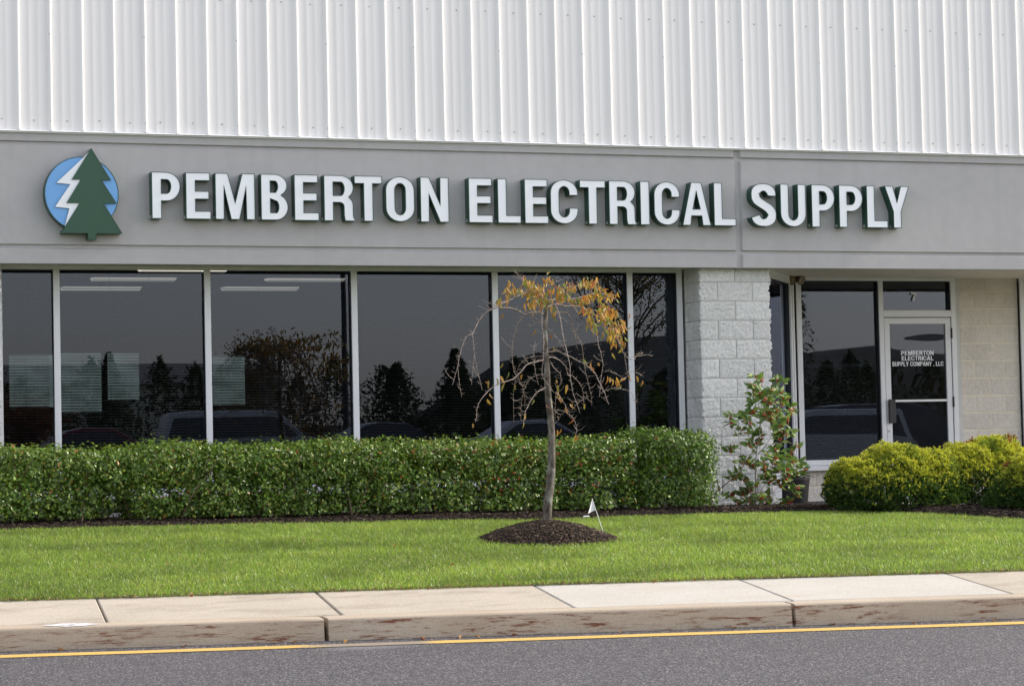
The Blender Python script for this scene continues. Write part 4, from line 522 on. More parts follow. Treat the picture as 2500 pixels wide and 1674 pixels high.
# stucco band: two cast panels with reveals
Z_BOT, G2B, G2T, G1B, G1T, ZTOP = 2.571, 2.722, 2.758, 3.705, 3.742, 3.83
def band(x0, x1):
    yf = 0.030; d = 0.026
    prof = [(0.25, Z_BOT + 0.06), (0.075, Z_BOT + 0.06), (0.07, Z_BOT), (yf + 0.004, Z_BOT), (yf, Z_BOT + 0.004), (yf, G2B - 0.012), (yf + d, G2B + 0.002), (yf + d, G2T - 0.003), (yf, G2T), (yf, G1B - 0.004), (yf + d, G1B), (yf + d, G1T - 0.002), (yf + 0.003, G1T), (yf, G1T + 0.003), (yf, ZTOP), (0.25, ZTOP)]
    b = 0.004; V = []; n = len(prof)
    for x, ins in ((x0, d), (x0 + 0.02, 0), (x1 - 0.02, 0), (x1, d)):
        for y, z in prof: V.append((x, max(y, yf + ins) , z))
    F = []
    for i in range(3):
        for j in range(n - 1): F.append((i * n + j, (i + 1) * n + j, (i + 1) * n + j + 1, i * n + j + 1))
    F.append(tuple(range(n))); F.append(tuple(3 * n + j for j in range(n))[::-1])
    me = bpy.data.meshes.new('stucco_panel'); me.from_pydata(V, [], F); me.materials.append(M['eifs']); me.update()
    return link('stucco_panel', me, bld)
band(-4, 7.512); band(7.556, 17)
box_obj('stucco_joint', (7.508, 7.560, 0.057, 0.2, Z_BOT + 0.002, ZTOP), M['eifs'], bld)
box_obj('lintel', (-4, 17, 0.252, 1.2, Z_BOT + 0.08, ZTOP), M['inwall'], bld)

# block work
def block(parent, axis, a0, a1, z0, z1, face, mat, rough=0.007, depth=0.06, edge0=0, edge1=0):
    """split-faced block; axis 'x': face towards -y at y=face, from x=a0..a1; axis 'y': face towards -x at x=face, from y=a0..a1"""
    nu = max(3, int(round((a1 - a0) / 0.022))); nv = 9
    H = rng.normal(0, rough, (nv + 1, nu + 1)).clip(-2 * rough, 2 * rough) + 2.2 * rough + abs(rng.normal(0, rough * 0.4))
    V = []; F = []
    for j in range(nv + 1):
        for i in range(nu + 1):
            u = a0 + (a1 - a0) * i / nu; z = z0 + (z1 - z0) * j / nv
            bord = (i in (0, nu)) or (j in (0, nv))
            h = H[j, i] * (0.7 if bord else 1.0) - (0.0015 if bord else 0.0)
            if not bord: u += rng.normal(0, 0.003); z += rng.normal(0, 0.003)
            if i == 0 and edge0: u += rng.normal(0, 0.008)
            if i == nu and edge1: u += rng.normal(0, 0.009)
            V.append((u, face - h, z) if axis == 'x' else (face - h, u, z))
    w = nu + 1
    for j in range(nv):
        for i in range(nu):
            f = (j * w + i, j * w + i + 1, (j + 1) * w + i + 1, (j + 1) * w + i); F.append(f if axis == 'x' else f[::-1])
    nb = len(V); ring = [i for i in range(w)] + [j * w + nu for j in range(1, nv + 1)] + [nv * w + i for i in range(nu - 1, -1, -1)] + [j * w for j in range(nv - 1, 0, -1)]
    for q in ring:
        p = V[q]; V.append((p[0], face + depth, p[2]) if axis == 'x' else (face + depth, p[1], p[2]))
    m = len(ring)
    for i in range(m):
        f = (ring[i], nb + i, nb + (i + 1) % m, ring[(i + 1) % m]); F.append(f if axis == 'x' else f[::-1])
    me = bpy.data.meshes.new('block'); me.from_pydata(V, [], F); me.materials.append(mat); me.update()
    o = bpy.data.objects.new('block', me); COL.objects.link(o); o.parent = parent; return o
CH = 0.2032; J = 0.0045
def courses(zref, zlo, zhi):
    k = math.floor((zlo - zref) / CH); out = []
    while True:
        z0 = zref + k * CH; z1 = z0 + CH
        if z0 >= zhi - 0.02: break
        out.append((k, max(z0 + J, zlo), min(z1 - J, zhi))); k += 1
    return out
def block_column(x0, x1):
    yc = 0.16
    core = MB().box(x0 + 0.010, x1 - 0.010, yc + 0.007, 0.62, -0.2, Z_BOT + 0.028).build('block_column', M['mortar'], bld)
    for k, z0, z1 in courses(2.430, -0.16, Z_BOT + 0.02):
        if k % 2 == 0: cuts = [x0, x0 + 0.4064, x1]
        else: cuts = [x0, x0 + 0.2032, x0 + 0.6096, x1]
        for i in range(len(cuts) - 1):
            a = cuts[i] + (J if i else 0); b = cuts[i + 1] - (J if i < len(cuts) - 2 else 0)
            block(core, 'x', a, b, z0, z1, yc, M['block'], 0.0026, edge0=(i == 0), edge1=(i == len(cuts) - 2))
        cy = [yc + 0.01, yc + (0.20 if k % 2 else 0.30), 0.55]
        for i in range(2): block(core, 'y', cy[i] + (J if i else 0), cy[i + 1] - (J if i == 0 else 0), z0, z1, x0 + 0.002, M['block'], 0.003)
    return core
block_column(7.1227, 7.1227 + 0.8128)
block_column(-0.985, -0.172)

def block_wall(x0, x1, y, zlo, zhi, jx, mat, mort, rough=0.0022):
    core = MB().box(x0, x1, y + 0.002, y + 0.3, zlo - 0.05, zhi).build('block_wall', mort, bld)
    for k, z0, z1 in courses(2.451, zlo, zhi):
        off = jx + (0.0 if k % 2 else 0.2032)
        c = off + math.floor((x0 - off) / 0.4064) * 0.4064
        while c < x1 - 0.01:
            a, b = max(c + J, x0), min(c + 0.4064 - J, x1)
            if b - a > 0.03: block(core, 'x', a, b, z0, z1, y, mat, rough)
            c += 0.4064
    return core
block_wall(11.178, 11.976, 1.76, -0.2, 2.62, 11.3756, M['block2'], M['mortar2'])
block_wall(8.30, 10.10, 1.77, -0.2, 0.398, 9.253, M['block2'], M['mortar2'])
block_wall(13.02, 16.9, 1.76, -0.2, 2.62, 11.3756, M['block2'], M['mortar2'])
block_wall(-4.0, -0.99, 0.30, -0.2, 2.62, 0.2, M['block'], M['mortar'])
block_wall(-0.15, 7.09, 0.66, -0.15, 0.33, 0.2, M['block'], M['mortar'])

# storefront windows
def frame_bar(mb, x0, x1, z0, z1, yf, deep=0.075):
    mb.box(x0, x1, yf, yf + 0.022, z0, z1, 0, bev=0.002)
    i = 0.004; mb.box(x0 + i, x1 - i, yf + 0.0225, yf + deep, z0 + i, z1 - i, 1)  # inner return coloured dark in place of shade and reflection in the reveal
YF = 0.55; ZH, ZH2, ZS, ZS2 = 2.557, 2.62, 0.40, 0.337
mull = [-0.13, 0.427, 1.926, 3.447, 4.970, 6.490, 7.065]
front = thing('storefront', None, None, (3.5, YF, ZS2)); front.parent = bld; front.location = (0, YF - 0.6, ZS2); 
front.name = 'storefront'
def sub(name, me):
    o = bpy.data.objects.new(name, me); COL.objects.link(o); o.parent = front; o.location = (-3.5, -YF, -ZS2); return o
for x in mull:
    m = MB(); frame_bar(m, x - 0.031, x + 0.031, ZS + 0.001, ZH - 0.001, YF - 0.002); sub('mullion', m.mesh('mullion', [M['frame'], M['shade_black']]))
m = MB(); frame_bar(m, -0.17, 7.10, ZH, ZH2, YF); sub('head_frame', m.mesh('head_frame', [M['frame'], M['shade_black']]))
m = MB(); frame_bar(m, -0.17, 7.10, ZS2, ZS, YF); m.box(-0.17, 7.10, YF - 0.03, YF + 0.12, ZS2 - 0.03, ZS2 - 0.002, 0); sub('sill_frame', m.mesh('sill_frame', [M['frame'], M['shade_black']]))
for i in range(6):
    a, b = mull[i] + 0.033, mull[i + 1] - 0.033
    sub('window_pane', MB().box(a, b, YF + 0.060, YF + 0.066, ZS + 0.002, ZH - 0.002).mesh('window_pane', M['glass']))
box_obj('soffit_strip', (-4, 7.13, 0.076, 0.56, Z_BOT + 0.020, Z_BOT + 0.035), M['soffit'], bld)

# soffit over the entrance: narrow boards running front to back
sof = MB().box(7.04, 17, 0.076, 1.8, Z_BOT + 0.052, Z_BOT + 0.07).build('soffit', M['mortar'], bld)
x = 7.05
while x < 15.5:
    o = MB().box(x, x + 0.096, 0.076, 1.79, Z_BOT + 0.034, Z_BOT + 0.050, bev=0.005).mesh('soffit_board', M['soffit'])
    q = bpy.data.objects.new('soffit_board', o); COL.objects.link(q); q.parent = sof; x += 0.1016

# entrance glazing
YR = 1.70
ent = thing('entrance_glazing', None, None, (0, 0, 0)); ent.parent = bld; ent.location = -Vector(bld.location)
def esub(name, me):
    o = bpy.data.objects.new(name, me); COL.objects.link(o); o.parent = ent; return o
FM = [M['frame'], M['shade_black']]
def ebar(name, x0, x1, z0, z1, y=YR, deep=0.09): m = MB(); frame_bar(m, x0, x1, z0, z1, y, deep); esub(name, m.mesh(name, FM))
ebar('head_frame', 9.03, 11.11, 2.568, 2.63)
ebar('corner_post', 9.032, 9.098, 0.46, 2.566)
ebar('mullion', 10.094, 10.152, 0.02, 2.566)
ebar('jamb', 11.045, 11.108, 0.02, 2.566)
ebar('transom_bar', 10.153, 11.044, 2.150, 2.228)
ebar('sill_frame', 9.099, 10.093, 0.460, 0.519)
esub('window_sill', MB().box(8.95, 10.10, 1.66, 1.80, 0.398, 0.4575, bev=0.004).mesh('window_sill', M['sillw']))
esub('window_pane', MB().box(9.098, 10.096, YR + 0.065, YR + 0.071, 0.515, 2.570).mesh('window_pane', M['glass']))
esub('transom_pane', MB().box(10.150, 11.046, YR + 0.065, YR + 0.071, 2.225, 2.570).mesh('transom_pane', M['glass']))
# splayed side light between column and corner
A0, A1 = Vector((8.02, 0.45)), Vector((9.00, YR - 0.015)); dv = (A1 - A0); L = dv.length; dv.normalize(); nv_ = Vector((dv.y, -dv.x))
rot = Matrix(((dv.x, -nv_.x, 0, A0.x), (dv.y, -nv_.y, 0, A0.y), (0, 0, 1, 0), (0, 0, 0, 1)))
def splay(name, mb, mats):
    me = mb.mesh(name, mats); me.transform(rot); esub(name, me)
m = MB(); frame_bar(m, -0.05, L + 0.0, 2.52, 2.63, 0, 0.09); splay('head_frame', m, FM)
for a, b in ((-0.05, 0.02), (L * 0.5 - 0.03, L * 0.5 + 0.03)) : pass
m = MB(); frame_bar(m, L - 0.20, L - 0.14, 0.02, 2.518, 0, 0.09); splay('mullion', m, FM)
m = MB(); frame_bar(m, L - 0.075, L - 0.005, 0.02, 2.518, 0, 0.09); splay('corner_post', m, FM)
m = MB(); m.box(L - 0.139, L - 0.076, 0.02, 0.09, 0.02, 2.518); splay('post_cover', m, M['frame'])
m = MB(); m.box(0.0, L - 0.195, 0.055, 0.061, 0.44, 2.53); splay('side_light_pane', m, M['glass'])
m = MB(); frame_bar(m, -0.05, L - 0.2, 0.40, 0.45, 0, 0.09); splay('sill_frame', m, FM)
m = MB(); m.box(-0.05, L, 0.02, 0.10, -0.1, 0.398); splay('kick_panel', m, M['sillw'])
esub('return_post', MB().box(8.20, 8.288, 0.70, 0.79, -0.1, 0.40).mesh('return_post', M['sillw']))
esub('caulk_strip', MB().box(11.110, 11.176, 1.735, 1.80, -0.1, 2.62).mesh('caulk_strip', M['mortar']))

# doors
def door(x0, x1, hinge_right=True, lettering=True):
    d = MB(); yd = YR + 0.012
    d.box(x0, x0 + 0.07, yd, yd + 0.045, 0.03, 2.141, 0, bev=0.003); d.box(x1 - 0.07, x1, yd, yd + 0.045, 0.03, 2.141, 0, bev=0.003)
    d.box(x0 + 0.0705, x1 - 0.0705, yd + 0.001, yd + 0.044, 2.072, 2.140, 0); d.box(x0 + 0.0705, x1 - 0.0705, yd + 0.001, yd + 0.044, 0.031, 0.27, 0)
    dr = d.build('door', M['frame'], bld)
    def ds(name, me):
        o = bpy.data.objects.new(name, me); COL.objects.link(o); o.parent = dr; return o
    ds('glass', MB().box(x0 + 0.068, x1 - 0.068, yd + 0.020, yd + 0.026, 0.268, 2.074).mesh('glass', M['door_glass']))
    for z in (1.90, 1.10, 0.2):
        h = MB(); hx = x1 + 0.006 if hinge_right else x0 - 0.006
        h.cyl((hx, yd - 0.012, z), (hx, yd - 0.012, z + 0.12), 0.009, n=10); h.box(hx - 0.010, hx + 0.010, yd - 0.011, yd + 0.0, z + 0.002, z + 0.118); ds('hinge', h.mesh('hinge', M['shade_black']))
    if lettering:
        p = MB(); p.box(x0 + 0.012, x0 + 0.036, yd - 0.05, yd - 0.034, 0.922, 1.20, bev=0.003); p.box(x0 + 0.012, x0 + 0.102, yd - 0.034, yd - 0.022, 0.925, 1.198, bev=0.003)
        p.box(x0 + 0.06, x0 + 0.10, yd - 0.022, yd + 0.019, 0.95, 1.17)
        ds('pull_handle', p.mesh('pull_handle', M['black']))
        ds('push_bar', MB().box(x0 + 0.105, x1 - 0.075, yd + 0.002, yd + 0.018, 1.166, 1.194, bev=0.003).mesh('push_bar', M['steel']))
        lk = MB(); lk.cyl((x0 + 0.026, yd, 0.834), (x0 + 0.026, yd - 0.012, 0.834), 0.018, 0.016, 20); lk.box(x0 + 0.024, x0 + 0.028, yd - 0.0135, yd - 0.0121, 0.828, 0.842, 1)
        ds('lock', lk.mesh('lock', [M['steel'], M['black']]))
    return dr, ds
door7, door7_sub = door(10.163, 11.038)
m = MB(); frame_bar(m, 11.98, 12.04, 0.02, 2.566, YR, 0.09); esub('jamb', m.mesh('jamb', FM))
ebar('head_frame', 11.975, 13.2, 2.568, 2.63); ebar('transom_bar', 12.041, 13.0, 2.150, 2.228)
esub('transom_pane', MB().box(12.035, 13.0, YR + 0.065, YR + 0.071, 2.225, 2.570).mesh('transom_pane', M['glass']))
door(12.060, 12.93, hinge_right=False, lettering=False)

# room behind the glass
room = tag(thing('office_interior', None, None, (3.5, 4, 0)), kind='structure')
def rsub(name, b, mat): return box_obj(name, b, mat, room)
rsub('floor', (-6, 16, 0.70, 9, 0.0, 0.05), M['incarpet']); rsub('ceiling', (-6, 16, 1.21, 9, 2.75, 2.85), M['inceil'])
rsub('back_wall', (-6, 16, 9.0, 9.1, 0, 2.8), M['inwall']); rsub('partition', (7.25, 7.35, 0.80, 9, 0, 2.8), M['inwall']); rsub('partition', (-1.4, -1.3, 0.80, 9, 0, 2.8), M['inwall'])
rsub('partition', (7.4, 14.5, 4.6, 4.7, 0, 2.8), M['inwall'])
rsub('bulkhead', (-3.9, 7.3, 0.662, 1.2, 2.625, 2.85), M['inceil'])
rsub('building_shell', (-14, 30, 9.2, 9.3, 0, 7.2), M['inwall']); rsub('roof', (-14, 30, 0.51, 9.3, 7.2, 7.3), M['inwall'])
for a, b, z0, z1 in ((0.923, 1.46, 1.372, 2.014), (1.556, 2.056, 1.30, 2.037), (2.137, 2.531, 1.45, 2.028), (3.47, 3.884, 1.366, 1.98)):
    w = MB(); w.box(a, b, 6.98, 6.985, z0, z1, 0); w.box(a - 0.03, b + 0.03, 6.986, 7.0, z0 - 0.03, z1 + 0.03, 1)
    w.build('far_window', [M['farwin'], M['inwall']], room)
names = ['front ceiling light', 'second']
for i, (x0, x1, y, lab) in enumerate(((1.40, 2.33, 3.93, 'middle of three ceiling lights behind the second window pane'), (1.31, 2.23, 5.40, 'lowest-looking of three ceiling lights behind the second window pane'), (1.67, 2.60, 2.60, 'ceiling light nearest the top frame of the second window pane'), (3.40, 4.30, 3.90, 'ceiling light behind the third pane, nearer the dark pole reflection'), (3.23, 4.14, 5.35, 'ceiling light behind the third pane, lower and farther inside'))):
    t = thing('ceiling_light', lab, 'ceiling light', ((x0 + x1) / 2, y, 2.75), 'lit ceiling lights inside the office')
    m = MB(); m.box(x0 - 0.02, x1 + 0.02, y - 0.16, y + 0.16, 2.735, 2.749); m.build('housing', M['frame'], t)
    V = []; F = []
    for k in range(9):
        a = -1 + 2 * k / 8; V += [(x0, y + 0.14 * a, 2.734 - 0.035 * (1 - a * a)), (x1, y + 0.14 * a, 2.734 - 0.035 * (1 - a * a))]
    F = [(2 * k, 2 * k + 2, 2 * k + 3, 2 * k + 1) for k in range(8)]
    link('lens', mesh_np('lens', V, F, M['tubelight'], smooth=True), t)

# venetian blinds
def blind(x0, x1, y, z0, z1, label):
    t = thing('venetian_blind', label, 'window blind', ((x0 + x1) / 2, y, z0), 'venetian blinds behind the shop windows')
    box_obj('head_rail', (x0, x1, y - 0.02, y + 0.02, z1 - 0.04, z1), M['blind'], t); box_obj('bottom_rail', (x0, x1, y - 0.014, y + 0.014, z0, z0 + 0.02), M['blind'], t)
    V = []; F = []; z = z0 + 0.04
    while z < z1 - 0.05:
        b = len(V); sag = 0.0015 * random.uniform(-1, 1)
        for x, dz in ((x0 + 0.005, 0), ((x0 + x1) / 2, sag), (x1 - 0.005, 0)):
            for o, h in ((-0.0118, -0.0040), (0, 0.0008), (0.0118, 0.0046)): V.append((x, y + o, z + h + dz))
        for i in range(2):
            for j in range(2): F.append((b + i * 3 + j, b + i * 3 + j + 1, b + (i + 1) * 3 + j + 1, b + (i + 1) * 3 + j))
        z += 0.0275
    s = link('slats', mesh_np('slats', V, F, M['blind']), t); s['kind'] = 'stuff'
    c = MB(); n = max(2, int((x1 - x0) / 0.45))
    for i in range(n + 1):
        x = x0 + 0.12 + (x1 - x0 - 0.24) * i / n; c.box(x - 0.0012, x + 0.0012, y - 0.0145, y - 0.0135, z0, z1)
    c.build('ladder_cord', M['blind'], t)
bl = ['narrow blind behind the leftmost window pane by the left block column', 'blind behind the wide pane under the first raised letters', 'blind behind the pane that mirrors the weeping tree', 'blind behind the wide pane left of the young tree', 'blind behind the wide pane directly behind the young tree', 'narrow blind behind the last pane beside the block column']
for i in range(6): blind(mull[i] + 0.045, mull[i + 1] - 0.045, 0.74, 0.42, 2.54, bl[i])
blind(9.12, 10.08, 1.90, 0.53, 1.62, 'half-raised blind behind the entrance side window next to the door')
# ------------------------------------------------------------------ raised letters
def arc(cx, cy, rx, ry, a0, a1, n=12):
    return [(cx + rx * math.cos(R(a0 + (a1 - a0) * i / n)), cy + ry * math.sin(R(a0 + (a1 - a0) * i / n))) for i in range(n + 1)]
def glyph(ch, w, s=0.213, t=0.172):
    """closed loops in units of the cap height; the first runs anticlockwise, holes clockwise"""
    h = lambda p: p[::-1]
    if ch == 'I': return [[(0, 0), (w, 0), (w, 1), (0, 1)]]
    if ch == 'L': return [[(0, 0), (w, 0), (w, t), (s, t), (s, 1), (0, 1)]]
    if ch == 'T': return [[(w/2 - s/2, 0), (w/2 + s/2, 0), (w/2 + s/2, 1 - t), (w, 1 - t), (w, 1), (0, 1), (0, 1 - t), (w/2 - s/2, 1 - t)]]
    if ch == 'E': return [[(0, 0), (w, 0), (w, t), (s, t), (s, .43), (w * .93, .43), (w * .93, .43 + t), (s, .43 + t), (s, 1 - t), (w * .97, 1 - t), (w * .97, 1), (0, 1)]]
    if ch == 'N': return [[(0, 0), (s * .95, 0), (s * .95, .62), (w - s * .98, 0), (w, 0), (w, 1), (w - s * .95, 1), (w - s * .95, .38), (s * .98, 1), (0, 1)]]
    if ch == 'M': return [[(0, 0), (s * .9, 0), (s * .9, .72), (w/2 - .095, 0), (w/2 + .095, 0), (w - s * .9, .72), (w - s * .9, 0), (w, 0), (w, 1), (w - s * 1.3, 1), (w/2, .36), (s * 1.3, 1), (0, 1)]]
    if ch == 'Y': return [[(w/2 - s/2, 0), (w/2 + s/2, 0), (w/2 + s/2, .39), (w, 1), (w - s * 1.05, 1), (w/2, .61), (s * 1.05, 1), (0, 1), (w/2 - s/2, .39)]]
    if ch == 'A':
        a = w/2 - .13; k = lambda y: a * y
        return [[(0, 0), (s * .98, 0), (k(.22) + s * .86, .22), (w - k(.22) - s * .86, .22), (w - s * .98, 0), (w, 0), (w/2 + .13, 1), (w/2 - .13, 1)],
                h([(k(.38) + s * .86, .38), (w - k(.38) - s * .86, .38), (w/2, .79)])]
    if ch == 'P':
        r = min(.30, w * .5); b = .38
        return [[(0, 0), (s, 0), (s, b), (w - r, b)] + arc(w - r, (1 + b) / 2, r, (1 - b) / 2, -90, 90)[1:] + [(0, 1)],
                h([(s, b + t * .95), (w - r, b + t * .95)] + arc(w - r, (1 + b) / 2, r - s * .98, (1 - b) / 2 - t * .95, -90, 90)[1:] + [(s, 1 - t * .95)])]
    if ch == 'B':
        r = min(.28, w * .48); m = .53
        return [[(0, 0), (w - r, 0)] + arc(w - r, .285, r, .285, -90, 62)[1:] + arc(w - .02 - r, .755, r, .245, -58, 90) + [(0, 1)],
                h([(s, t * .95), (w - r, t * .95)] + arc(w - r, .285, r - s, .285 - t * .9, -80, 80) + [(s, .46)]),
                h([(s, .605), (w - r, .605)] + arc(w - .02 - r, .73, r - s, .118, -80, 80) + [(s, .85)])]
    if ch == 'R':
        r = min(.28, w * .46); q = w - .045
        return [[(0, 0), (s, 0), (s, .405), (q - s - .10, .405)] + arc(q - s - .10, .315, .10, .09, 90, 0, 5)[1:] + [(q - s + .003, .12), (q - s + .02, .02), (q - s + .03, 0), (w, 0), (w, .025), (w - .028, .06), (q + .003, .12), (q, .33)] + arc(q - .075, .345, .075, .14, 0, 75, 5)[1:]
                + arc(q - r + .01, .735, r, .265, -52, 90) + [(0, 1)],
                h([(s, .56), (q - r, .56)] + arc(q - r, .705, r - s + .01, .145, -90, 90)[1:] + [(s, .85)])]
    if ch == 'O':
        ry = .30
        o = arc(w/2, 1 - ry, w/2, ry, 0, 180) + arc(w/2, ry, w/2, ry, 180, 360); i = arc(w/2, 1 - ry, w/2 - s, ry - t * .9, 0, 180) + arc(w/2, ry, w/2 - s, ry - t * .9, 180, 360)
        return [o, h(i)]
    if ch == 'C':
        ry = .30
        return [[(w, .645)] + arc(w/2, 1 - ry, w/2, ry, 0, 180) + arc(w/2, ry, w/2, ry, 180, 360) + [(w, .36), (w - s, .36)] + arc(w/2, ry, w/2 - s, ry - t * .9, 360, 180) + arc(w/2, 1 - ry, w/2 - s, ry - t * .9, 180, 0) + [(w - s, .645)]]
    if ch == 'U':
        ry = .30
        return [[(0, 1)] + arc(w/2, ry, w/2, ry, 180, 360) + [(w, 1), (w - s, 1)] + arc(w/2, ry, w/2 - s, ry - t * .9, 360, 180) + [(s, 1)]]
    if ch == 'S':
        c = arc(w/2, .735, w/2 - s/2, .265 - t/2, -8, 172, 14)
        p0, p1, p2, p3 = (s/2 + .002, .70), (s/2 + .03, .52), (w - s/2 - .03, .48), (w - s/2 - .002, .29)
        for i in range(1, 13):
            q = i / 13; c.append(tuple((1-q)**3*a + 3*q*(1-q)**2*b + 3*q*q*(1-q)*e + q**3*f for a, b, e, f in zip(p0, p1, p2, p3)))
        c += arc(w/2, .265, w/2 - s/2, .265 - t/2, 8, -172, 14)
        Lp, Rp = [], []
        for i in range(len(c)):
            a, b = c[max(i-1, 0)], c[min(i+1, len(c)-1)]; dx, dy = b[0]-a[0], b[1]-a[1]; d = math.hypot(dx, dy); dx /= d; dy /= d
            hw = .5 * math.sqrt((s * dy) ** 2 + (t * dx) ** 2) * (1 + .18 * abs(dx * dy) * 2)
            Lp.append((c[i][0] - dy * hw, c[i][1] + dx * hw)); Rp.append((c[i][0] + dy * hw, c[i][1] - dx * hw))
        return [Lp + Rp[::-1]]
    if ch == ',': return [[(0, -.14), (w * .6, -.1), (w, .02), (w, t), (0, t), (0, 0), (w * .5, 0), (w * .4, -.07)]]
    if ch == '7': return [[(w * .18, 0), (w * .54, 0), (w * .64, .3), (w * .82, .58), (w, .80), (w, 1), (0, 1), (0, .78), (w * .62, .78), (w * .40, .5), (w * .25, .2)]]
def area(p): return sum(a[0]*b[1] - b[0]*a[1] for a, b in zip(p, p[1:] + p[:1])) / 2
def orient(loops): return [(l if (area(l) > 0) == (i == 0) else l[::-1]) for i, l in enumerate(loops)]
def inset(l, d):
    out = []; n = len(l)
    for i in range(n):
        a, b, c = l[i-1], l[i], l[(i+1) % n]
        n1 = Vector((-(b[1]-a[1]), b[0]-a[0])); n2 = Vector((-(c[1]-b[1]), c[0]-b[0]))
        n1 = n1.normalized() if n1.length > 1e-9 else n2.normalized(); n2 = n2.normalized() if n2.length > 1e-9 else n1
        m = n1 + n2; k = m.length
        m = m / k if k > 1e-6 else n1
        q = max(0.45, m.dot(n1)); out.append((b[0] + m.x * d / q, b[1] + m.y * d / q))
    return out
def dedupe(l):
    o = []
    for p in l:
        if not o or math.hypot(p[0]-o[-1][0], p[1]-o[-1][1]) > 1e-5: o.append(p)
    if math.hypot(o[0][0]-o[-1][0], o[0][1]-o[-1][1]) < 1e-5: o.pop()
    return o
def flat(loops, y, name, mat, thick=0.0):
    pts = [p for l in loops for p in l]; tri = tessellate_polygon([[Vector((p[0], p[1], 0)) for p in l] for l in loops])
    V = [(p[0], y, p[1]) for p in pts]; F = []
    for t in tri:
        a, b, c = (pts[i] for i in t); s_ = (b[0]-a[0])*(c[1]-a[1]) - (b[1]-a[1])*(c[0]-a[0])
        if abs(s_) > 1e-12: F.append(tuple(t) if s_ > 0 else tuple(t)[::-1])
    me = bpy.data.meshes.new(name); me.from_pydata(V, [], F); me.materials.append(mat); me.update(); return me
def walls(loops, y0, y1, name, mat):
    V = []; F = []
    for l in loops:
        b = len(V); n = len(l); V += [(p[0], y0, p[1]) for p in l] + [(p[0], y1, p[1]) for p in l]
        F += [(b + i, b + n + i, b + n + (i + 1) % n, b + (i + 1) % n) for i in range(n)]
    me = bpy.data.meshes.new(name); me.from_pydata(V, [], F); me.materials.append(mat); me.update(); return me
def ring(l0, l1, y0, y1):
    V = []; F = []
    for a, c in zip(l0, l1):
        b = len(V); n = len(a); V += [(p[0], y0, p[1]) for p in a] + [(p[0], y1, p[1]) for p in c]
        F += [(b + i, b + (i + 1) % n, b + n + (i + 1) % n, b + n + i) for i in range(n)]
    return V, F
LET = [('P', 1.247, 1.528), ('E', 1.581, 1.828), ('M', 1.872, 2.267), ('B', 2.328, 2.602), ('E', 2.665, 2.915), ('R', 2.967, 3.287), ('T', 3.280, 3.568), ('O', 3.605, 3.906), ('N', 3.968, 4.268),
       ('E', 4.480, 4.738), ('L', 4.791, 5.041), ('E', 5.083, 5.341), ('C', 5.364, 5.667), ('T', 5.687, 5.973), ('R', 6.012, 6.321), ('I', 6.361, 6.465), ('C', 6.517, 6.809), ('A', 6.837, 7.162), ('L', 7.199, 7.452),
       ('S', 7.631, 7.922), ('U', 7.974, 8.274), ('P', 8.342, 8.617), ('P', 8.670, 8.954), ('L', 9.002, 9.254), ('Y', 9.223, 9.520)]
words = ['first'] * 9 + ['middle'] * 10 + ['last'] * 6
ZL, HL, YFACE, YB = 3.004, 0.452, -0.085, 0.030
for i, (ch, x0, x1) in enumerate(LET):
    wd = words[i]; prev = LET[i-1][0] if i and words[i-1] == wd else None; nxt = LET[i+1][0] if i + 1 < len(LET) and words[i+1] == wd else None
    where = ('between %s and %s in' % (prev, nxt)) if prev and nxt else ('opening' if not prev else 'closing')
    t = thing('sign_letter', 'raised white letter %s %s the %s word of the sign' % (ch, where, wd), 'sign letter', (x0, YB, ZL), 'raised white letters along the stucco band')
    w = (x1 - x0) / HL
    lp = orient([dedupe(l) for l in glyph(ch, w)])
    lp = [[(x0 + p[0] * HL, ZL + p[1] * HL) for p in l] for l in lp]
    inn = [inset(l, 0.0055) for l in lp]
    link('letter_face', flat(inn, YFACE + 0.003, 'letter_face', M['let_face']), t)
    V1, F1 = ring(lp, inn, YFACE, YFACE); b = len(V1)
    V2, F2 = ring(inn, inn, YFACE, YFACE + 0.004)
    me = bpy.data.meshes.new('trim_cap'); me.from_pydata(V1 + V2, [], F1 + [tuple(b + q for q in f) for f in F2]); me.materials.append(M['let_side']); me.update(); link('trim_cap', me, t)
    link('letter_return', walls(lp, YFACE, YB, 'letter_return', M['let_side']), t)
    # small drain cover near the foot of the left side
    low = min((p for p in lp[0] if p[1] < ZL + 0.2 * HL), key=lambda p: p[0] + 0.5 * p[1])
    zc = max(low[1] + 0.022, ZL + 0.022); xl = low[0]
    if ch in 'OCSU': xl += 0.004
    link('drain_cover', MB().box(xl - 0.006, xl - 0.0005, -0.03, 0.0, zc - 0.016, zc + 0.014).mesh('drain_cover', M['steel']), t)

# emblem: blue disc, white flash, green fir
lg = thing('emblem_sign', 'round blue emblem with a green fir tree and white lightning flash', 'sign', (0.6, YB, 2.79))
disc = [(0.5735 + 0.354 * math.cos(2 * math.pi * k / 64), 3.232 + 0.356 * math.sin(2 * math.pi * k / 64)) for k in range(64)]
dl = [disc]; di = [inset(disc, 0.006)]
link('disc_face', flat(di, -0.078, 'disc_face', M['logo_blue']), lg)
V1, F1 = ring(dl, di, -0.081, -0.081); me = bpy.data.meshes.new('disc_trim'); me.from_pydata(V1, [], F1); me.materials.append(M['let_side']); me.update(); link('disc_trim', me, lg)
link('disc_return', walls(dl, -0.081, YB, 'disc_return', M['let_side']), lg)
cx = 0.666
tree_pts = [(cx, 3.670), (0.476, 3.365), (0.560, 3.364), (0.423, 3.140), (0.546, 3.140), (0.372, 2.854), (0.624, 2.854), (0.624, 2.793), (0.704, 2.793), (0.704, 2.854), (0.955, 2.856), (0.779, 3.141), (0.903, 3.143), (0.762, 3.365), (0.852, 3.366)]
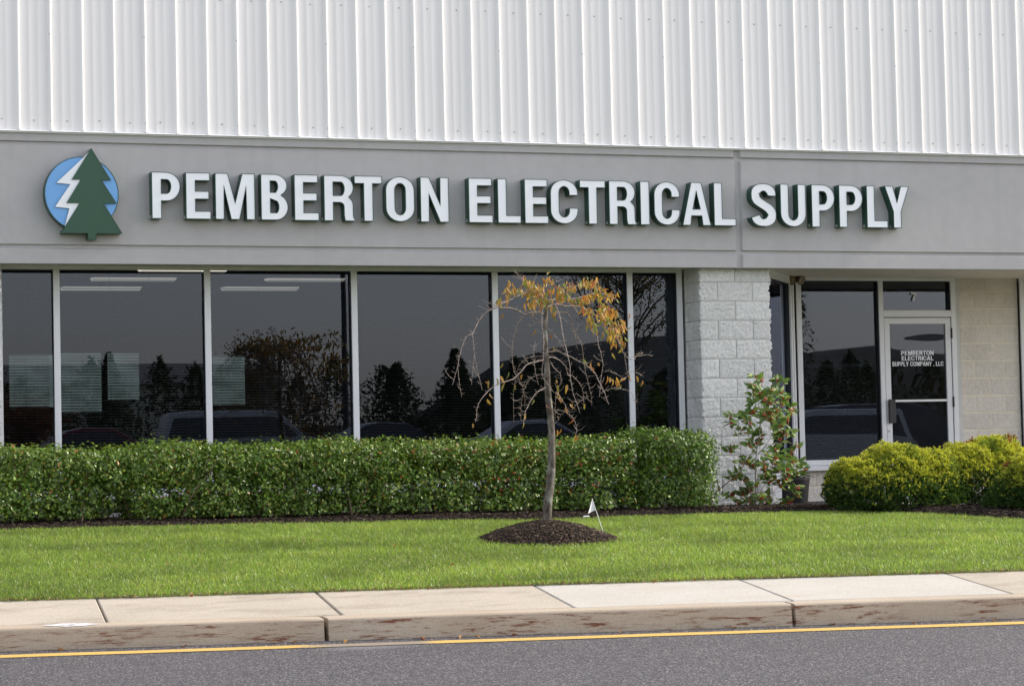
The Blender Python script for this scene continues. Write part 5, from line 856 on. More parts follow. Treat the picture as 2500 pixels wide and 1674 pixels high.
tl = orient([tree_pts]); ti = [inset(tl[0], 0.004)]
link('fir_face', flat(ti, -0.100, 'fir_face', M['logo_green']), lg)
V1, F1 = ring(tl, ti, -0.102, -0.102); me = bpy.data.meshes.new('fir_trim'); me.from_pydata(V1, [], F1); me.materials.append(M['logo_green']); me.update(); link('fir_trim', me, lg)
link('fir_return', walls(tl, -0.102, YB, 'fir_return', M['let_side']), lg)
bolt = orient([[(0.652, 3.645), (0.477, 3.366), (0.561, 3.363), (0.424, 3.140), (0.546, 3.139), (0.404, 2.915), (0.452, 3.090), (0.317, 3.103), (0.464, 3.320), (0.333, 3.332), (0.592, 3.578)]])
link('lightning_flash', flat(bolt, -0.092, 'lightning_flash', M['let_face']), lg)
link('flash_return', walls(bolt, -0.092, -0.0785, 'flash_return', M['logo_green']), lg)

# lettering on the door glass and the unit number
def text_line(txt, x0, x1, z0, h, y, ws, gap, space):
    tot = sum((space if c == ' ' else ws.get(c, 0.66)) + gap for c in txt) - gap; k = (x1 - x0) / tot; V = []; F = []; x = x0
    for c in txt:
        if c == ' ': x += (space + gap) * k; continue
        w = ws.get(c, 0.66); lp = orient([dedupe(l) for l in glyph(c, w, 0.175, 0.15)])
        me = flat([[(x + p[0] * k, z0 + p[1] * h) for p in l] for l in lp], y, 'tmp', M['let_face'])
        b = len(V); V += [tuple(v.co) for v in me.vertices]; F += [tuple(b + i for i in p.vertices) for p in me.polygons]; bpy.data.meshes.remove(me)
        x += (w + gap) * k
    return V, F
WS = {'I': 0.2, 'M': 0.86, 'L': 0.56, 'E': 0.62, 'T': 0.62, ',': 0.2, 'A': 0.76, 'O': 0.76, 'C': 0.72, 'N': 0.7, 'Y': 0.68}
V = []; F = []
for txt, a, b, z0, z1 in (('PEMBERTON', 10.384, 10.811, 1.708, 1.759), ('ELECTRICAL', 10.389, 10.806, 1.647, 1.697), ('SUPPLY COMPANY , LLC', 10.262, 10.938, 1.582, 1.632)):
    v, f = text_line(txt, a, b, z0, z1 - z0, YR + 0.0305, WS, 0.12, 0.26); n = len(V); V += v; F += [tuple(n + i for i in q) for q in f]
me = bpy.data.meshes.new('door_lettering'); me.from_pydata(V, [], F); me.materials.append(M['let_face']); me.update(); door7_sub('door_lettering', me)
esub('unit_number', flat([[(10.548 + p[0] * 0.097, 2.340 + p[1] * 0.097) for p in l] for l in orient(glyph('7', 0.67))], YR + 0.040, 'unit_number', M['let_face']))

# twin lamp under the soffit
fx = thing('twin_floodlight', 'pair of small brown lamp heads fixed under the soffit at the window corner', 'lamp', (8.945, 1.62, 2.60))
MB().box(8.905, 8.985, 1.58, 1.66, 2.575, 2.603, bev=0.004).build('mount_plate', M['bronze'], fx)
MB().tube([(8.945, 1.62, 2.58, 0.014), (8.945, 1.60, 2.615, 0.013), (8.99, 1.57, 2.622, 0.011)], 8).build('arm', M['bronze'], fx)
for dx, tw in ((-0.052, -0.35), (0.048, 0.45)):
    c = Vector((8.945 + dx, 1.56, 2.578)); d = Vector((tw, -0.85, -0.45)).normalized()
    m = MB(); pr = [(-0.065, 0.014), (-0.055, 0.034), (-0.02, 0.042), (0.02, 0.050), (0.05, 0.060), (0.058, 0.058)]
    m.tube([(*(c + d * a), r) for a, r in pr], 14, cap=True); m.build('lamp_head', M['bronze'], fx, smooth=False)
    m = MB(); m.tube([(*(c + d * 0.0585), 0.046), (*(c + d * 0.063), 0.02)], 14); m.build('lamp_lens', M['lens'], fx)

# ------------------------------------------------------------------ foliage helpers
def leaf_cloud(P, Nrm, L, W_, tint, fold=0.25, droop=0.0, jitter=0.5, seed=0):
    """one folded leaf of four corners and a midrib per point; P (n,3), Nrm (n,3)"""
    g = np.random.default_rng(seed); n = len(P)
    N = Nrm + g.normal(0, jitter, (n, 3)); N /= np.linalg.norm(N, axis=1)[:, None] + 1e-9
    T = g.normal(0, 1, (n, 3)); T[:, 2] -= droop; T -= N * (T * N).sum(1)[:, None]; T /= np.linalg.norm(T, axis=1)[:, None] + 1e-9
    B = np.cross(N, T); L = np.broadcast_to(L, n)[:, None]; W_ = np.broadcast_to(W_, n)[:, None]
    base = P - T * L * .5; tip = P + T * L * .5; s1 = P + B * W_ * .5 + N * W_ * fold; s2 = P - B * W_ * .5 + N * W_ * fold
    V = np.stack([base, s1, tip, s2], 1).reshape(-1, 3); i = np.arange(n) * 4
    F = np.concatenate([np.stack([i, i + 2, i + 1], 1), np.stack([i, i + 3, i + 2], 1)])
    return V, F, np.repeat(tint, 4, axis=0)
def tints(n, cols, wts, var=0.18, seed=0):
    g = np.random.default_rng(seed); c = np.array(cols)[g.choice(len(cols), n, p=np.array(wts) / sum(wts))]
    return np.clip(c * (1 + g.normal(0, var, (n, 1))) * (1 + g.normal(0, 0.06, (n, 3))), 0.002, 0.9)

# ------------------------------------------------------------------ clipped hedge: seven holly shrubs grown together
HB = [(-2.05, -0.62), (-0.62, 0.70), (0.70, 1.86), (1.86, 2.98), (2.98, 4.02), (4.02, 4.86), (4.86, 5.62), (5.62, 6.56)]
hl = ['clipped hedge shrub cut off by the left edge of the picture', 'clipped hedge shrub under the leftmost narrow window pane', 'clipped hedge shrub under the wide pane with two ceiling lights', 'clipped hedge shrub under the mirrored weeping tree', 'clipped hedge shrub under the wide pane left of the young tree', 'clipped hedge shrub with red berries just left of the young tree trunk', 'clipped hedge shrub just right of the young tree trunk', 'rounder taller hedge shrub at the right end beside the block column']
for i, (a, b) in enumerate(HB):
    last = i == len(HB) - 1
    g = np.random.default_rng(100 + i); top = 0.875 if last else (0.815 if a < 3.9 else (0.785 if a < 4.8 else 0.79))
    cxm = (a + b) / 2; z0 = bed_z(cxm, -1.2)
    t = thing('hedge_shrub', hl[i], 'hedge shrub', (cxm, -1.15, z0), 'clipped hedge below the shop windows')
    hx, hy = (b - a) / 2 * (1.05 if not last else 1.0), 0.42; q = 6.0 if not last else 2.7
    nc = int((b - a) * (1850 if last else 1650)); per = 8
    p = g.uniform(-1, 1, (nc * 6, 3)); e = np.abs(p).max(1); p = p[g.uniform(0, 1, len(p)) < np.clip(0.12 + e ** 5, 0, 1)]
    rr = np.abs(p[:, 0]) ** q + np.abs(p[:, 1]) ** q + np.clip(p[:, 2], 0, 1) ** 7; p = p[rr < 1.2][:nc]
    bx = cxm + p[:, 0] * hx; zc = z0 + 0.045 + (p[:, 2] + 1) / 2 * (top - 0.02 - z0 - 0.045)
    ripple = np.array([noise.noise((x * 2.1, z * 2.1, i * 7.3)) for x, z in zip(bx, zc)]); rip2 = np.array([noise.noise((x * 7, z * 7, 3.1)) for x, z in zip(bx, zc)])
    by = -1.13 + p[:, 1] * (hy + 0.08 * ripple + 0.075 * rip2)
    und = np.array([noise.noise((x * 1.3, 0.3, 8.8)) for x in bx]) * 0.048 + np.array([noise.noise((x * 7, y * 7, 2.8)) for x, y in zip(bx, by)]) * 0.042
    zz = zc + und * np.clip((p[:, 2] + .2), 0, 1)
    hgt = (zz - z0) / (top - z0); gap = np.array([noise.noise((x * 3.2, z * 4.4, 5.5 + y * .6)) for x, y, z in zip(bx, by, zz)])
    kp = g.uniform(0, 1, len(bx)) < np.clip(0.80 + 1.2 * hgt + gap * np.where(hgt < .40, 2.1, 1.1), 0.10, 1)
    kp = np.repeat(kp, per); sp = g.normal(0, 1, (len(bx) * per, 3)) * np.array([.034, .030, .030])
    P0 = np.stack([bx, by, zz], 1); bx, by, zz = (np.repeat(P0, per, axis=0) + sp).T; p = np.repeat(p, per, axis=0); hgt = (zz - z0) / (top - z0)
    kp &= zz > z0 + .03; OUT = sp / .04
    # waist between two shrubs
    edge = np.abs(bx - cxm) / hx; kp &= ~((edge > 0.86) & (hgt < 0.55) & (g.uniform(0, 1, len(bx)) < 0.65))
    P = np.stack([bx, by, zz], 1)[kp]; p = p[kp]; hgt = hgt[kp]; OUT = OUT[kp]
    out = np.stack([p[:, 0] * 0.35, np.sign(p[:, 1]) * np.abs(p[:, 1]) ** 2, np.clip(p[:, 2], -0.2, 1) ** 3 + 0.35], 1) + OUT * .45
    m = len(P); c = tints(m, [(0.070, 0.128, 0.018), (0.105, 0.180, 0.026), (0.18, 0.25, 0.042), (0.22, 0.21, 0.04), (0.30, 0.14, 0.03)], ([.34, .40, .20, .035, .008] if not last else [.66, .27, .05, .01, .004]), 0.25, 200 + i)
    V, F, T = leaf_cloud(P, out, g.uniform(.030, .050, m), g.uniform(.018, .028, m), c, 0.18, 0.1, 0.55, 300 + i)
    link('foliage', mesh_np('foliage', V, F, M['hedge'], T), t)['kind'] = 'stuff'
    s = MB()
    for k in range(int((b - a) * 9)):
        x = g.uniform(a + 0.08, b - 0.08); y = -1.13 + g.normal(0, .16); pts = [(x, y, z0 - 0.02, .008)]; 
        dx, dy = g.normal(0, .10), g.normal(0, .12)
        for j in range(1, 5): pts.append((x + dx * j / 2 + g.normal(0, .015), y + dy * j / 2 + g.normal(0, .015), z0 + (top - z0) * j / 4.6, .008 - .0013 * j))
        s.tube(pts, 5, cap=False)
    s.build('branches', M['stem'], t)
    sel = np.where((p[:, 1] < -0.75) & (hgt > 0.25))[0]; nb = {5: 60, 6: 34, 4: 20, 7: 10}.get(i, 4)
    if len(sel):
        s = MB()
        for k in g.choice(sel, nb):
            cc = P[k] + np.array([0, -0.02, 0.0])
            for _ in range(g.integers(1, 5)): s.ball(tuple(cc + g.normal(0, .008, 3)), .0055, 6, 4)
        s.build('berries', M['berry'], t)['kind'] = 'stuff'

# ------------------------------------------------------------------ upright holly with red berries
hol = thing('holly_bush', 'upright open holly bush with red berry clusters in front of the block column', 'bush', (7.294, -0.70, 0.03))
s = MB()
for st in HOLLY_STEMS: s.tube([(x, y, z, r * 1.25) for x, y, z, r in st], 6, cap=False)
s.build('stems', M['twig'], hol)
def leaf_mesh(name, L, W_, cup, curl, mat, col, nseg=4, seed=0):
    """a pointed leaf lying along +X from its stalk, upper side +Z, bent along its length"""
    g = np.random.default_rng(seed); V = []; F = []; C = []
    for i in range(nseg + 1):
        t = i / nseg; w = W_ * .5 * math.sin(math.pi * min(1, .06 + .94 * t) ** .82) * (1 if i < nseg else 0.05)
        x = L * t; z = -curl * L * t * t
        for k, o in enumerate((-1, 0, 1)): V.append((x, o * w, z + abs(o) * cup * w)); C.append([c * (1.15 if k == 1 else 1) * (1 + .1 * g.normal()) for c in col])
    for i in range(nseg):
        for k in (0, 1): F.append((i * 3 + k, (i + 1) * 3 + k, (i + 1) * 3 + k + 1, i * 3 + k + 1))
    return mesh_np(name, V, F, mat, np.array(C), smooth=True)
hv = [leaf_mesh('leaf', .075, .034, .25, .15, M['leafy'], c, 4, k) for k, c in enumerate([(.105, .175, .04), (.135, .215, .05), (.18, .25, .06), (.08, .15, .035)])]
def place_leaf(mesh, pos, xdir, up, sc, parent, name='leaf'):
    X = Vector(xdir).normalized(); U = Vector(up); U = (U - X * U.dot(X)); U = U.normalized() if U.length > 1e-4 else X.orthogonal().normalized(); Y = U.cross(X)
    mt = Matrix(((X.x * sc, Y.x * sc, U.x * sc, pos[0]), (X.y * sc, Y.y * sc, U.y * sc, pos[1]), (X.z * sc, Y.z * sc, U.z * sc, pos[2]), (0, 0, 0, 1)))
    o = bpy.data.objects.new(name, mesh); COL.objects.link(o); o.parent = parent; o.matrix_local = Matrix.Translation(-Vector(parent.location)) @ mt
    return o, mt
def joined_leaves(items, name, mat, parent):
    V = []; F = []; T = []
    for mesh, mt in items:
        b = len(V); V += [tuple(mt @ v.co) for v in mesh.vertices]; F += [tuple(b + q for q in p.vertices) for p in mesh.polygons]
        T += [list(d.color)[:3] for d in mesh.color_attributes['tint'].data]
    o = link(name, mesh_np(name, V, F, mat, np.array(T), smooth=True), parent); o['kind'] = 'stuff'; return o
cand = []; sb = MB(); g = np.random.default_rng(9)
HOLLY_CLUSTERS = HOLLY_CLUSTERS + [(p[0] + g.normal(0, .05), p[1] + g.normal(0, .06), max(.14, p[2] + g.normal(0, .05))) for p in HOLLY_CLUSTERS[8::2]] + [(7.294 + g.normal(0, .16), -.7 + g.normal(0, .1), .10 + abs(g.normal(0, .10))) for _ in range(9)]
for (x, y, z) in HOLLY_CLUSTERS:
    ax = Vector((g.normal(0, .35), g.normal(0, .3) - .15, .8)).normalized(); a0 = g.uniform(0, 6.28); e1 = ax.orthogonal().normalized(); e2 = ax.cross(e1)
    for k in range(g.integers(8, 12)):
        a = a0 + k * 2.4; d = (e1 * math.cos(a) + e2 * math.sin(a)) + ax * g.uniform(-.15, .7)
        cand.append((hv[g.integers(0, 4)], Vector((x, y, z)) + d * .006 + ax * g.uniform(-.035, .02), d, ax * .6 + Vector(g.normal(0, .5, 3)) + Vector((.25, -.75, .1)), g.uniform(.95, 1.4)))
    if g.uniform() < .95:
        for k in range(g.integers(5, 11)):
            q = Vector((x, y - .012, z)) + Vector(g.normal(0, .014, 3)); sb.ball(tuple(q - ax * .012 + Vector((0, -.02, 0))), .0075, 7, 5)
for st in HOLLY_STEMS:
    for j in range(2, len(st) - 1):
        for _ in range(2):
            d = Vector(g.normal(0, 1, 3)); d.z = abs(d.z) * .5; cand.append((hv[g.integers(0, 4)], Vector(st[j][:3]), d, Vector(g.normal(0, .5, 3)) + Vector((.2, -.6, .5)), g.uniform(.75, 1.1)))
g.shuffle(cand) if False else None
rest = []
for k, c in enumerate(cand):
    if k < 290: place_leaf(c[0], c[1], c[2], c[3], c[4], hol)
    else:
        o, mt = place_leaf(c[0], c[1], c[2], c[3], c[4], hol); bpy.data.objects.remove(o); rest.append((c[0], mt))
if rest: joined_leaves(rest, 'small_leaves', M['leafy'], hol)
sb.build('berries', M['berry'], hol, smooth=True)['kind'] = 'stuff'

# planter beside it
pot = thing('planter', 'tall tapered charcoal planter standing behind the holly bush', 'planter', (8.55, 0.9, 0.0))
m = MB(); pr = [(0.0, .128), (0.02, .134), (0.30, .166), (0.318, .172), (0.335, .172), (0.338, .160), (0.25, .150)]
m.tube([(8.545, 0.9, 0.0 + z, r) for z, r in pr], 28, cap=False); m.tube([(8.545, .9, .29, .155), (8.545, .9, .291, .01)], 20, cap=False); m.build('pot_shell', M['pot'], pot, smooth=True)
hb = thing('hosta_plant', 'broad pale green drooping leaves growing out of the charcoal planter', 'potted plant', (8.545, 0.9, 0.29))
pv = [leaf_mesh('leaf', .21, .075, .3, .55, M['leafy'], c, 6, k) for k, c in enumerate([(.10, .16, .04), (.13, .18, .05), (.09, .13, .035)])]
for k in range(15):
    a = k * 2.4 + .3; d = Vector((math.cos(a), math.sin(a), g.uniform(.25, 1.1)))
    place_leaf(pv[k % 3], (8.545 + .03 * math.cos(a), .9 + .03 * math.sin(a), .30 + .05 * g.uniform()), d, (0, 0, 1), g.uniform(.75, 1.15), hb)

# ------------------------------------------------------------------ golden thread cypress shrubs
def cypress(label, lobes, n, seed):
    g = np.random.default_rng(seed); c0 = np.mean([l[0] for l in lobes], axis=0)
    t = thing('golden_cypress', label, 'shrub', (c0[0], c0[1], lawn_z(c0[0], c0[1])), 'golden shrubs beside the entrance')
    P = []; N = []
    vol = np.array([l[1][0] * l[1][1] + l[1][0] * l[1][2] for l in lobes]); 
    for (c, r), k in zip(lobes, (n * vol / vol.sum()).astype(int)):
        d = g.normal(0, 1, (k, 3)); d /= np.linalg.norm(d, axis=1)[:, None]; d[:, 2] = np.where(d[:, 2] < -0.55, -d[:, 2], d[:, 2])
        wob = np.array([1 + .20 * noise.noise((v[0] * 2.6 + seed, v[1] * 2.6, v[2] * 2.6)) + .17 * noise.noise((v[0] * 6, v[1] * 6 + seed, v[2] * 6)) for v in d])
        rad = np.clip(1 - np.abs(g.normal(0, .13, k)), .3, 1.05) * wob
        P.append(np.array(c) + d * rad[:, None] * np.array(r)); N.append(d / np.array(r))
    P = np.concatenate(P); N = np.concatenate(N); N /= np.linalg.norm(N, axis=1)[:, None]
    gz = np.array([bed_z(x, y) for x, y, z in P]); k = P[:, 2] > gz + .02; P, N = P[k], N[k]
    # drop sprays buried inside another lobe
    ins = np.zeros(len(P), bool)
    for c, r in lobes: ins |= (((P - np.array(c)) / np.array(r)) ** 2).sum(1) < .38
    P, N = P[~ins], N[~ins]; m = len(P); gz = np.array([bed_z(x, y) for x, y, z in P])
    patch = np.array([noise.noise((x * 3.2, y * 3.2, z * 3.2 + seed)) for x, y, z in P])
    V = []; F = []; T = []; kk = 5
    D0 = N + np.array([0, 0, .55]) + g.normal(0, .3, (m, 3)); D0 /= np.linalg.norm(D0, axis=1)[:, None]
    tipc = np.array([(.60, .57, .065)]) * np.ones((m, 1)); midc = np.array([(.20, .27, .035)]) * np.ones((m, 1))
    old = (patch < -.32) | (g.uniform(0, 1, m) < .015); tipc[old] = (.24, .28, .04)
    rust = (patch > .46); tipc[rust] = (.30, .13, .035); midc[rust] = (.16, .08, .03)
    # low foliage: older deep green, tinted darker still to stand for base shade
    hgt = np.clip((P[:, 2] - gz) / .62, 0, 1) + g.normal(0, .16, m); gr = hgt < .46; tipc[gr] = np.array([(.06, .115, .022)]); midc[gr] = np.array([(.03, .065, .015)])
    for j in range(kk):
        D = D0 + g.normal(0, .55, (m, 3)); D /= np.linalg.norm(D, axis=1)[:, None]; S = np.cross(D, g.normal(0, 1, (m, 3))); S /= np.linalg.norm(S, axis=1)[:, None]
        L = g.uniform(.018, .045, m)[:, None]; w = g.uniform(.0030, .0055, m)[:, None]
        q = np.stack([P - S * w * .6, P + S * w * .6, P + D * L * .6 + S * w, P + D * L, P + D * L * .6 - S * w], 1); b = len(V) * 0
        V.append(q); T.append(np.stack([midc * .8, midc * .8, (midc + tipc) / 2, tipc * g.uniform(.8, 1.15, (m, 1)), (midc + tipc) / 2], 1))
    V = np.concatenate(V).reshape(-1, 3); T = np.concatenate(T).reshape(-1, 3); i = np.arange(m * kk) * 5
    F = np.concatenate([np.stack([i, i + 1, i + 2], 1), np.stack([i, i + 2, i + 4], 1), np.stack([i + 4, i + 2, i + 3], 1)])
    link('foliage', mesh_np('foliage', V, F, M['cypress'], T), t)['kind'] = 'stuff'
    s = MB()
    for k in range(26):
        l = lobes[k % len(lobes)]; e = np.array(l[0]) + g.normal(0, .33, 3) * np.array(l[1]); b = (c0[0] + g.normal(0, .08), c0[1] + g.normal(0, .08), lawn_z(c0[0], c0[1]) - .02)
        s.tube([(*b, .014), (*(np.array(b) * .5 + e * .5 + np.array([0, 0, -.04])), .009), (*e, .004)], 5, cap=False)
    s.build('branches', M['stem'], t)
cypress('wide golden cypress shrub in front of the numbered door', [((8.02, -1.75, .22), (.40, .42, .30)), ((8.34, -1.72, .33), (.42, .45, .335)), ((8.72, -1.68, .30), (.32, .40, .31)), ((7.83, -1.72, .28), (.22, .30, .25)), ((8.3, -1.9, .14), (.62, .38, .30)), ((8.75, -1.75, .14), (.40, .36, .28))], 24000, 21)
cypress('taller golden cypress shrub at the foot of the buff block wall', [((9.32, -1.55, .33), (.42, .42, .345)), ((9.62, -1.50, .36), (.38, .42, .37)), ((9.98, -1.5, .28), (.40, .42, .33)), ((9.25, -1.70, .20), (.55, .35, .33)), ((9.60, -1.50, .52), (.13, .15, .22)), ((8.98, -1.6, .16), (.34, .33, .28))], 24000, 22)
cypress('golden cypress shrub nearest the right picture edge with a brown patch', [((9.38, -2.65, .16), (.40, .40, .36)), ((9.75, -2.7, .22), (.45, .42, .42)), ((9.1, -2.6, .06), (.22, .3, .22))], 17000, 26)

# ------------------------------------------------------------------ young weeping cherry on its mulch mound
MX, MY = 3.79, -3.90
def mound_z(x, y):
    d = math.hypot((x - MX) / 0.60, (y - MY) / 0.58); d *= 1 + .06 * noise.noise((x * 4, y * 4, 0.7))
    return lawn_z(x, y) - .02 + (0.155 * max(0, 1 - d ** 1.7) + 0.02 if d < 1 else 0.02 - .12 * (d - 1))
V = []; F = []; n = 40; rr_ = np.linspace(0, 1.12, 15)
for r_ in rr_:
    for k in range(n):
        a = 2 * math.pi * k / n; x, y = MX + .60 * r_ * math.cos(a), MY + .60 * r_ * math.sin(a); V.append((x, y, mound_z(x, y) + .008 * noise.noise((x * 14, y * 14, 2))))
for j in range(len(rr_) - 1):
    for k in range(n): F.append((j * n + k, (j + 1) * n + k, (j + 1) * n + (k + 1) % n, j * n + (k + 1) % n))
mnd = tag(link('mulch_mound', mesh_np('mulch_mound', V, F, M['mulch'], smooth=True)), kind='structure')
def chips(P, seed, name, lmin=.015, lmax=.05, dark=1.0):
    g = np.random.default_rng(seed); n = len(P); a = g.uniform(0, 6.28, n); T = np.stack([np.cos(a), np.sin(a), g.normal(0, .25, n)], 1); T /= np.linalg.norm(T, axis=1)[:, None]
    N = np.stack([g.normal(0, .35, n), g.normal(0, .35, n), np.ones(n)], 1); N -= T * (N * T).sum(1)[:, None]; N /= np.linalg.norm(N, axis=1)[:, None]; B = np.cross(N, T)
    L = g.uniform(lmin, lmax, n)[:, None] / 2; w = g.uniform(.004, .011, n)[:, None] / 2; h = g.uniform(.003, .006, n)[:, None]
    b = [P - T * L - B * w, P + T * L - B * w * .6, P + T * L + B * w, P - T * L + B * w * .7]
    V = np.stack(b + [q + N * h for q in b], 1).reshape(-1, 3); i = np.arange(n)[:, None] * 8
    F = np.concatenate([i + np.array(f) for f in ((4, 5, 6, 7), (0, 1, 5, 4), (1, 2, 6, 5), (2, 3, 7, 6), (3, 0, 4, 7))])
    c = tints(n, [(.026, .018, .014), (.055, .037, .027), (.095, .065, .046), (.20, .145, .10)], [.36, .38, .20, .06],   .2, seed + 1) * dark
    return link(name, mesh_np(name, V, F, M['chip'], np.repeat(c, 8, axis=0)))
g = np.random.default_rng(31); P = []
while len(P) < 5200:
    a, r_ = g.uniform(0, 6.28), math.sqrt(g.uniform()) * 1.0; x, y = MX + .60 * r_ * math.cos(a), MY + .6 * r_ * math.sin(a); P.append((x, y, mound_z(x, y) + g.uniform(0, .008)))
o = chips(np.array(P), 41, 'mulch_chips'); o.parent = mnd; tag(o, kind='stuff')
P = []
while len(P) < 17000:
    x = g.uniform(-1.6, 10.5); y = bed_y(x) + abs(g.normal(0, 1.0)) - .015
    if y < 1.6: P.append((x, y, bed_z(x, y) + .012 * noise.noise((x * 2.3, y * 2.3, 1.1)) + g.uniform(0, .012)))
tag(chips(np.array(P), 43, 'bed_mulch_chips', .02, .06, .62), kind='stuff')  # bed chips tinted darker than the mound's, standing in for hedge shade

tree = thing('weeping_cherry', 'small weeping cherry with bare hanging twigs and orange autumn leaves on a mulch mound', 'tree', (3.806, -3.85, 0.06))
tr = [(x + .004 * noise.noise((z * 9, 1, 1)), y + .004 * noise.noise((z * 9, 2, 1)), z, r * (1 + .07 * noise.noise((z * 14, 5, 5)))) for x, y, z, r in TRUNK]
fine = []
for i in range(len(tr) - 1):
    for k in range(3): q = k / 3; fine.append(tuple(tr[i][j] * (1 - q) + tr[i + 1][j] * q for j in range(4)))
fine.append(tr[-1]); x, y, z, r = fine[0]; fine = [(x, y, z - .06, r * 1.5), (x, y, z - .01, r * 1.32), (x, y, z + .012, r * 1.12)] + fine[3:]
m = MB(); m.tube(fine, 16); 
for k, v in enumerate(m.v):
    q = noise.noise((v[0] * 60, v[1] * 60, v[2] * 22)) * .0035; cx_, cy_ = np.interp(v[2], [p[2] for p in fine], [p[0] for p in fine]), -3.85
    d = Vector((v[0] - cx_, v[1] - cy_, 0)); d = d.normalized() if d.length > 1e-5 else d; m.v[k] = (v[0] + d.x * q, v[1] + d.y * q, v[2])
trunk = m.build('trunk', M['bark'], tree, smooth=True)
g = np.random.default_rng(17)
def smooth_path(p):
    out = []
    for i in range(len(p) - 1):
        p0, p1, p2, p3 = (np.array(p[max(0, min(len(p) - 1, i + o))]) for o in (-1, 0, 1, 2))
        for k in range(3):
            t = k / 3; out.append(tuple(.5 * (2 * p1 + (p2 - p0) * t + (2 * p0 - 5 * p1 + 4 * p2 - p3) * t * t + (3 * p1 - p0 - 3 * p2 + p3) * t ** 3)))
    return out + [tuple(p[-1])]
for br in BRANCHES:
    pts = smooth_path(br); pts = [(x + g.normal(0, .0015), y + g.normal(0, .0015), z + g.normal(0, .0015), max(r * 1.3, .0013)) for x, y, z, r in pts]
    m = MB(); m.tube(pts, 6, cap=False); b = m.build('branch', M['twig'], tree, smooth=True)
    # short spur twigs with buds
    s = MB()
    for i in range(2, len(pts) - 1):
        if pts[i][3] > .007: continue
        for _ in range(2 if g.uniform() < .5 else 1):
            L = g.uniform(.012, .045) if g.uniform() < .85 else g.uniform(.05, .11); d = Vector((g.choice([-1, 1]) * g.uniform(.5, 1), g.normal(0, .6), g.uniform(-.2, .8))).normalized(); p = Vector(pts[i][:3])
            e = p + d * L; s.tube([(*p, .0016), (*(p + d * L * .6), .0013), (*(e + Vector((0, 0, .25 * L))), .0011)], 4, cap=False)
    if s.v:
        o = s.build('twigs', M['twig']); o.parent = b; o['kind'] = 'stuff'
lv = []
for k, c in enumerate([(.34, .185, .045), (.27, .135, .04), (.41, .26, .065), (.20, .16, .045), (.17, .175, .05), (.27, .10, .045)]): lv.append(leaf_mesh('leaf', .068, .024, .8, .35 + .08 * (k % 3), M['autumn'], c, 4, 50 + k))
items = [(p, 1) for p in LEAF_SINGLES] + [(p, 0) for p in LEAF_DENSE] + [((p[0] + g.normal(0, .03), p[1] + g.normal(0, .08), p[2] + g.normal(0, .03)), 0) for p in LEAF_DENSE[::4]]
rest = []
for k, (p, single) in enumerate(items):
    d = Vector((g.normal(0, .38), g.normal(0, .4), -1 if g.uniform() < .95 else .4)); up = Vector((g.normal(0, 1), g.normal(-.4, 1), .3))
    top = Vector((p[0], p[1], p[2])); sc = g.uniform(.68, 1.12)
    o, mt = place_leaf(lv[g.choice(6, p=[.24, .14, .20, .20, .15, .07])], top, d, up, sc, tree)
    if k >= 296: rest.append((o.data, mt)); bpy.data.objects.remove(o)
if rest: joined_leaves(rest, 'crown_leaves', M['autumn'], tree)

# marker flag
fl = thing('marker_flag', 'small white triangular flag on a thin leaning wire at the mulch mound edge', 'flag', (4.60, -3.45, -.03))
top = Vector((4.385, -3.45, 0.262)); foot = Vector((4.495, -3.45, -.07))
MB().cyl(tuple(foot), tuple(top), .0030, n=8).build('flag_wire', M['flag'], fl)
ax = (foot - top).normalized(); V = []; F = []
nu_, nv2 = 8, 6
for i in range(nu_ + 1):
    u = i / nu_
    for j in range(nv2 + 1):
        v = j / nv2; a = top + ax * (.003 + .105 * v); 
        reach = .085 * v * u; q = a + Vector((-1, 0, -.35)).normalized() * reach; q.y += .012 * math.sin(u * 4.2) * v - .006; V.append(tuple(q))
F = [(i * (nv2 + 1) + j, (i + 1) * (nv2 + 1) + j, (i + 1) * (nv2 + 1) + j + 1, i * (nv2 + 1) + j + 1) for i in range(nu_) for j in range(nv2)]
link('pennant', mesh_np('pennant', V, F, M['flag'], smooth=True), fl)
tag(MB().box(4.80, 4.86, -2.2, -2.185, lawn_z(4.8, -2.2) + .03, lawn_z(4.8, -2.2) + .042, bev=.002).build('plant_tag', M['flag']), 'tiny white plant tag lying at the bed edge right of the marker flag', 'plant tag')

# ------------------------------------------------------------------ grass blades
g = np.random.default_rng(77); N_ = 350000
x = g.uniform(-3.2, 11.8, N_ * 2); yb = -7.6 - .215 * x + 1.305; bt = np.interp(x, [p[0] for p in BED], [p[1] for p in BED]) + .03
y = yb + (bt - yb) * g.uniform(0, 1, N_ * 2)
dens = (bt - yb) / 5.4; k = (g.uniform(0, 1, N_ * 2) < dens)
dm = np.hypot((x - MX) / .60, (y - MY) / .58); k &= ((dm > .97) | (g.uniform(0, 1, N_ * 2) < .0))
x, y, yb, bt, dm = (q[k][:N_] for q in (x, y, yb, bt, dm)); n = len(x)
t_ = (y - yb + .005) / (-2.0 - yb); e = .095 - .0095 * x; z = -.275 + (e + .275) * np.clip(t_, 0, 1) - .006
pat = np.array([noise.noise((a * .9, b * 1.6, .2)) + .6 * noise.noise((a * 3.1, b * 3.1, 4.2)) for a, b in zip(x, y)])
edge = np.exp(-(y - yb) / .06); H = g.uniform(.018, .038, n) * (1 + .25 * pat) * (1 + .35 * edge); long_ = g.uniform(0, 1, n) < .03; H[long_] *= 1.5
H *= np.where((dm > .97) & (dm < 1.06), 1.15, 1)
az = g.uniform(0, 6.28, n); lean = np.abs(g.normal(.55, .30, n)); dx = np.cos(az) * lean; dy = np.sin(az) * lean - .9 * edge * g.uniform(0, 1, n)
w = g.uniform(.0012, .0027, n); sa = g.uniform(0, 6.28, n); sx, sy = np.cos(sa) * w, np.sin(sa) * w
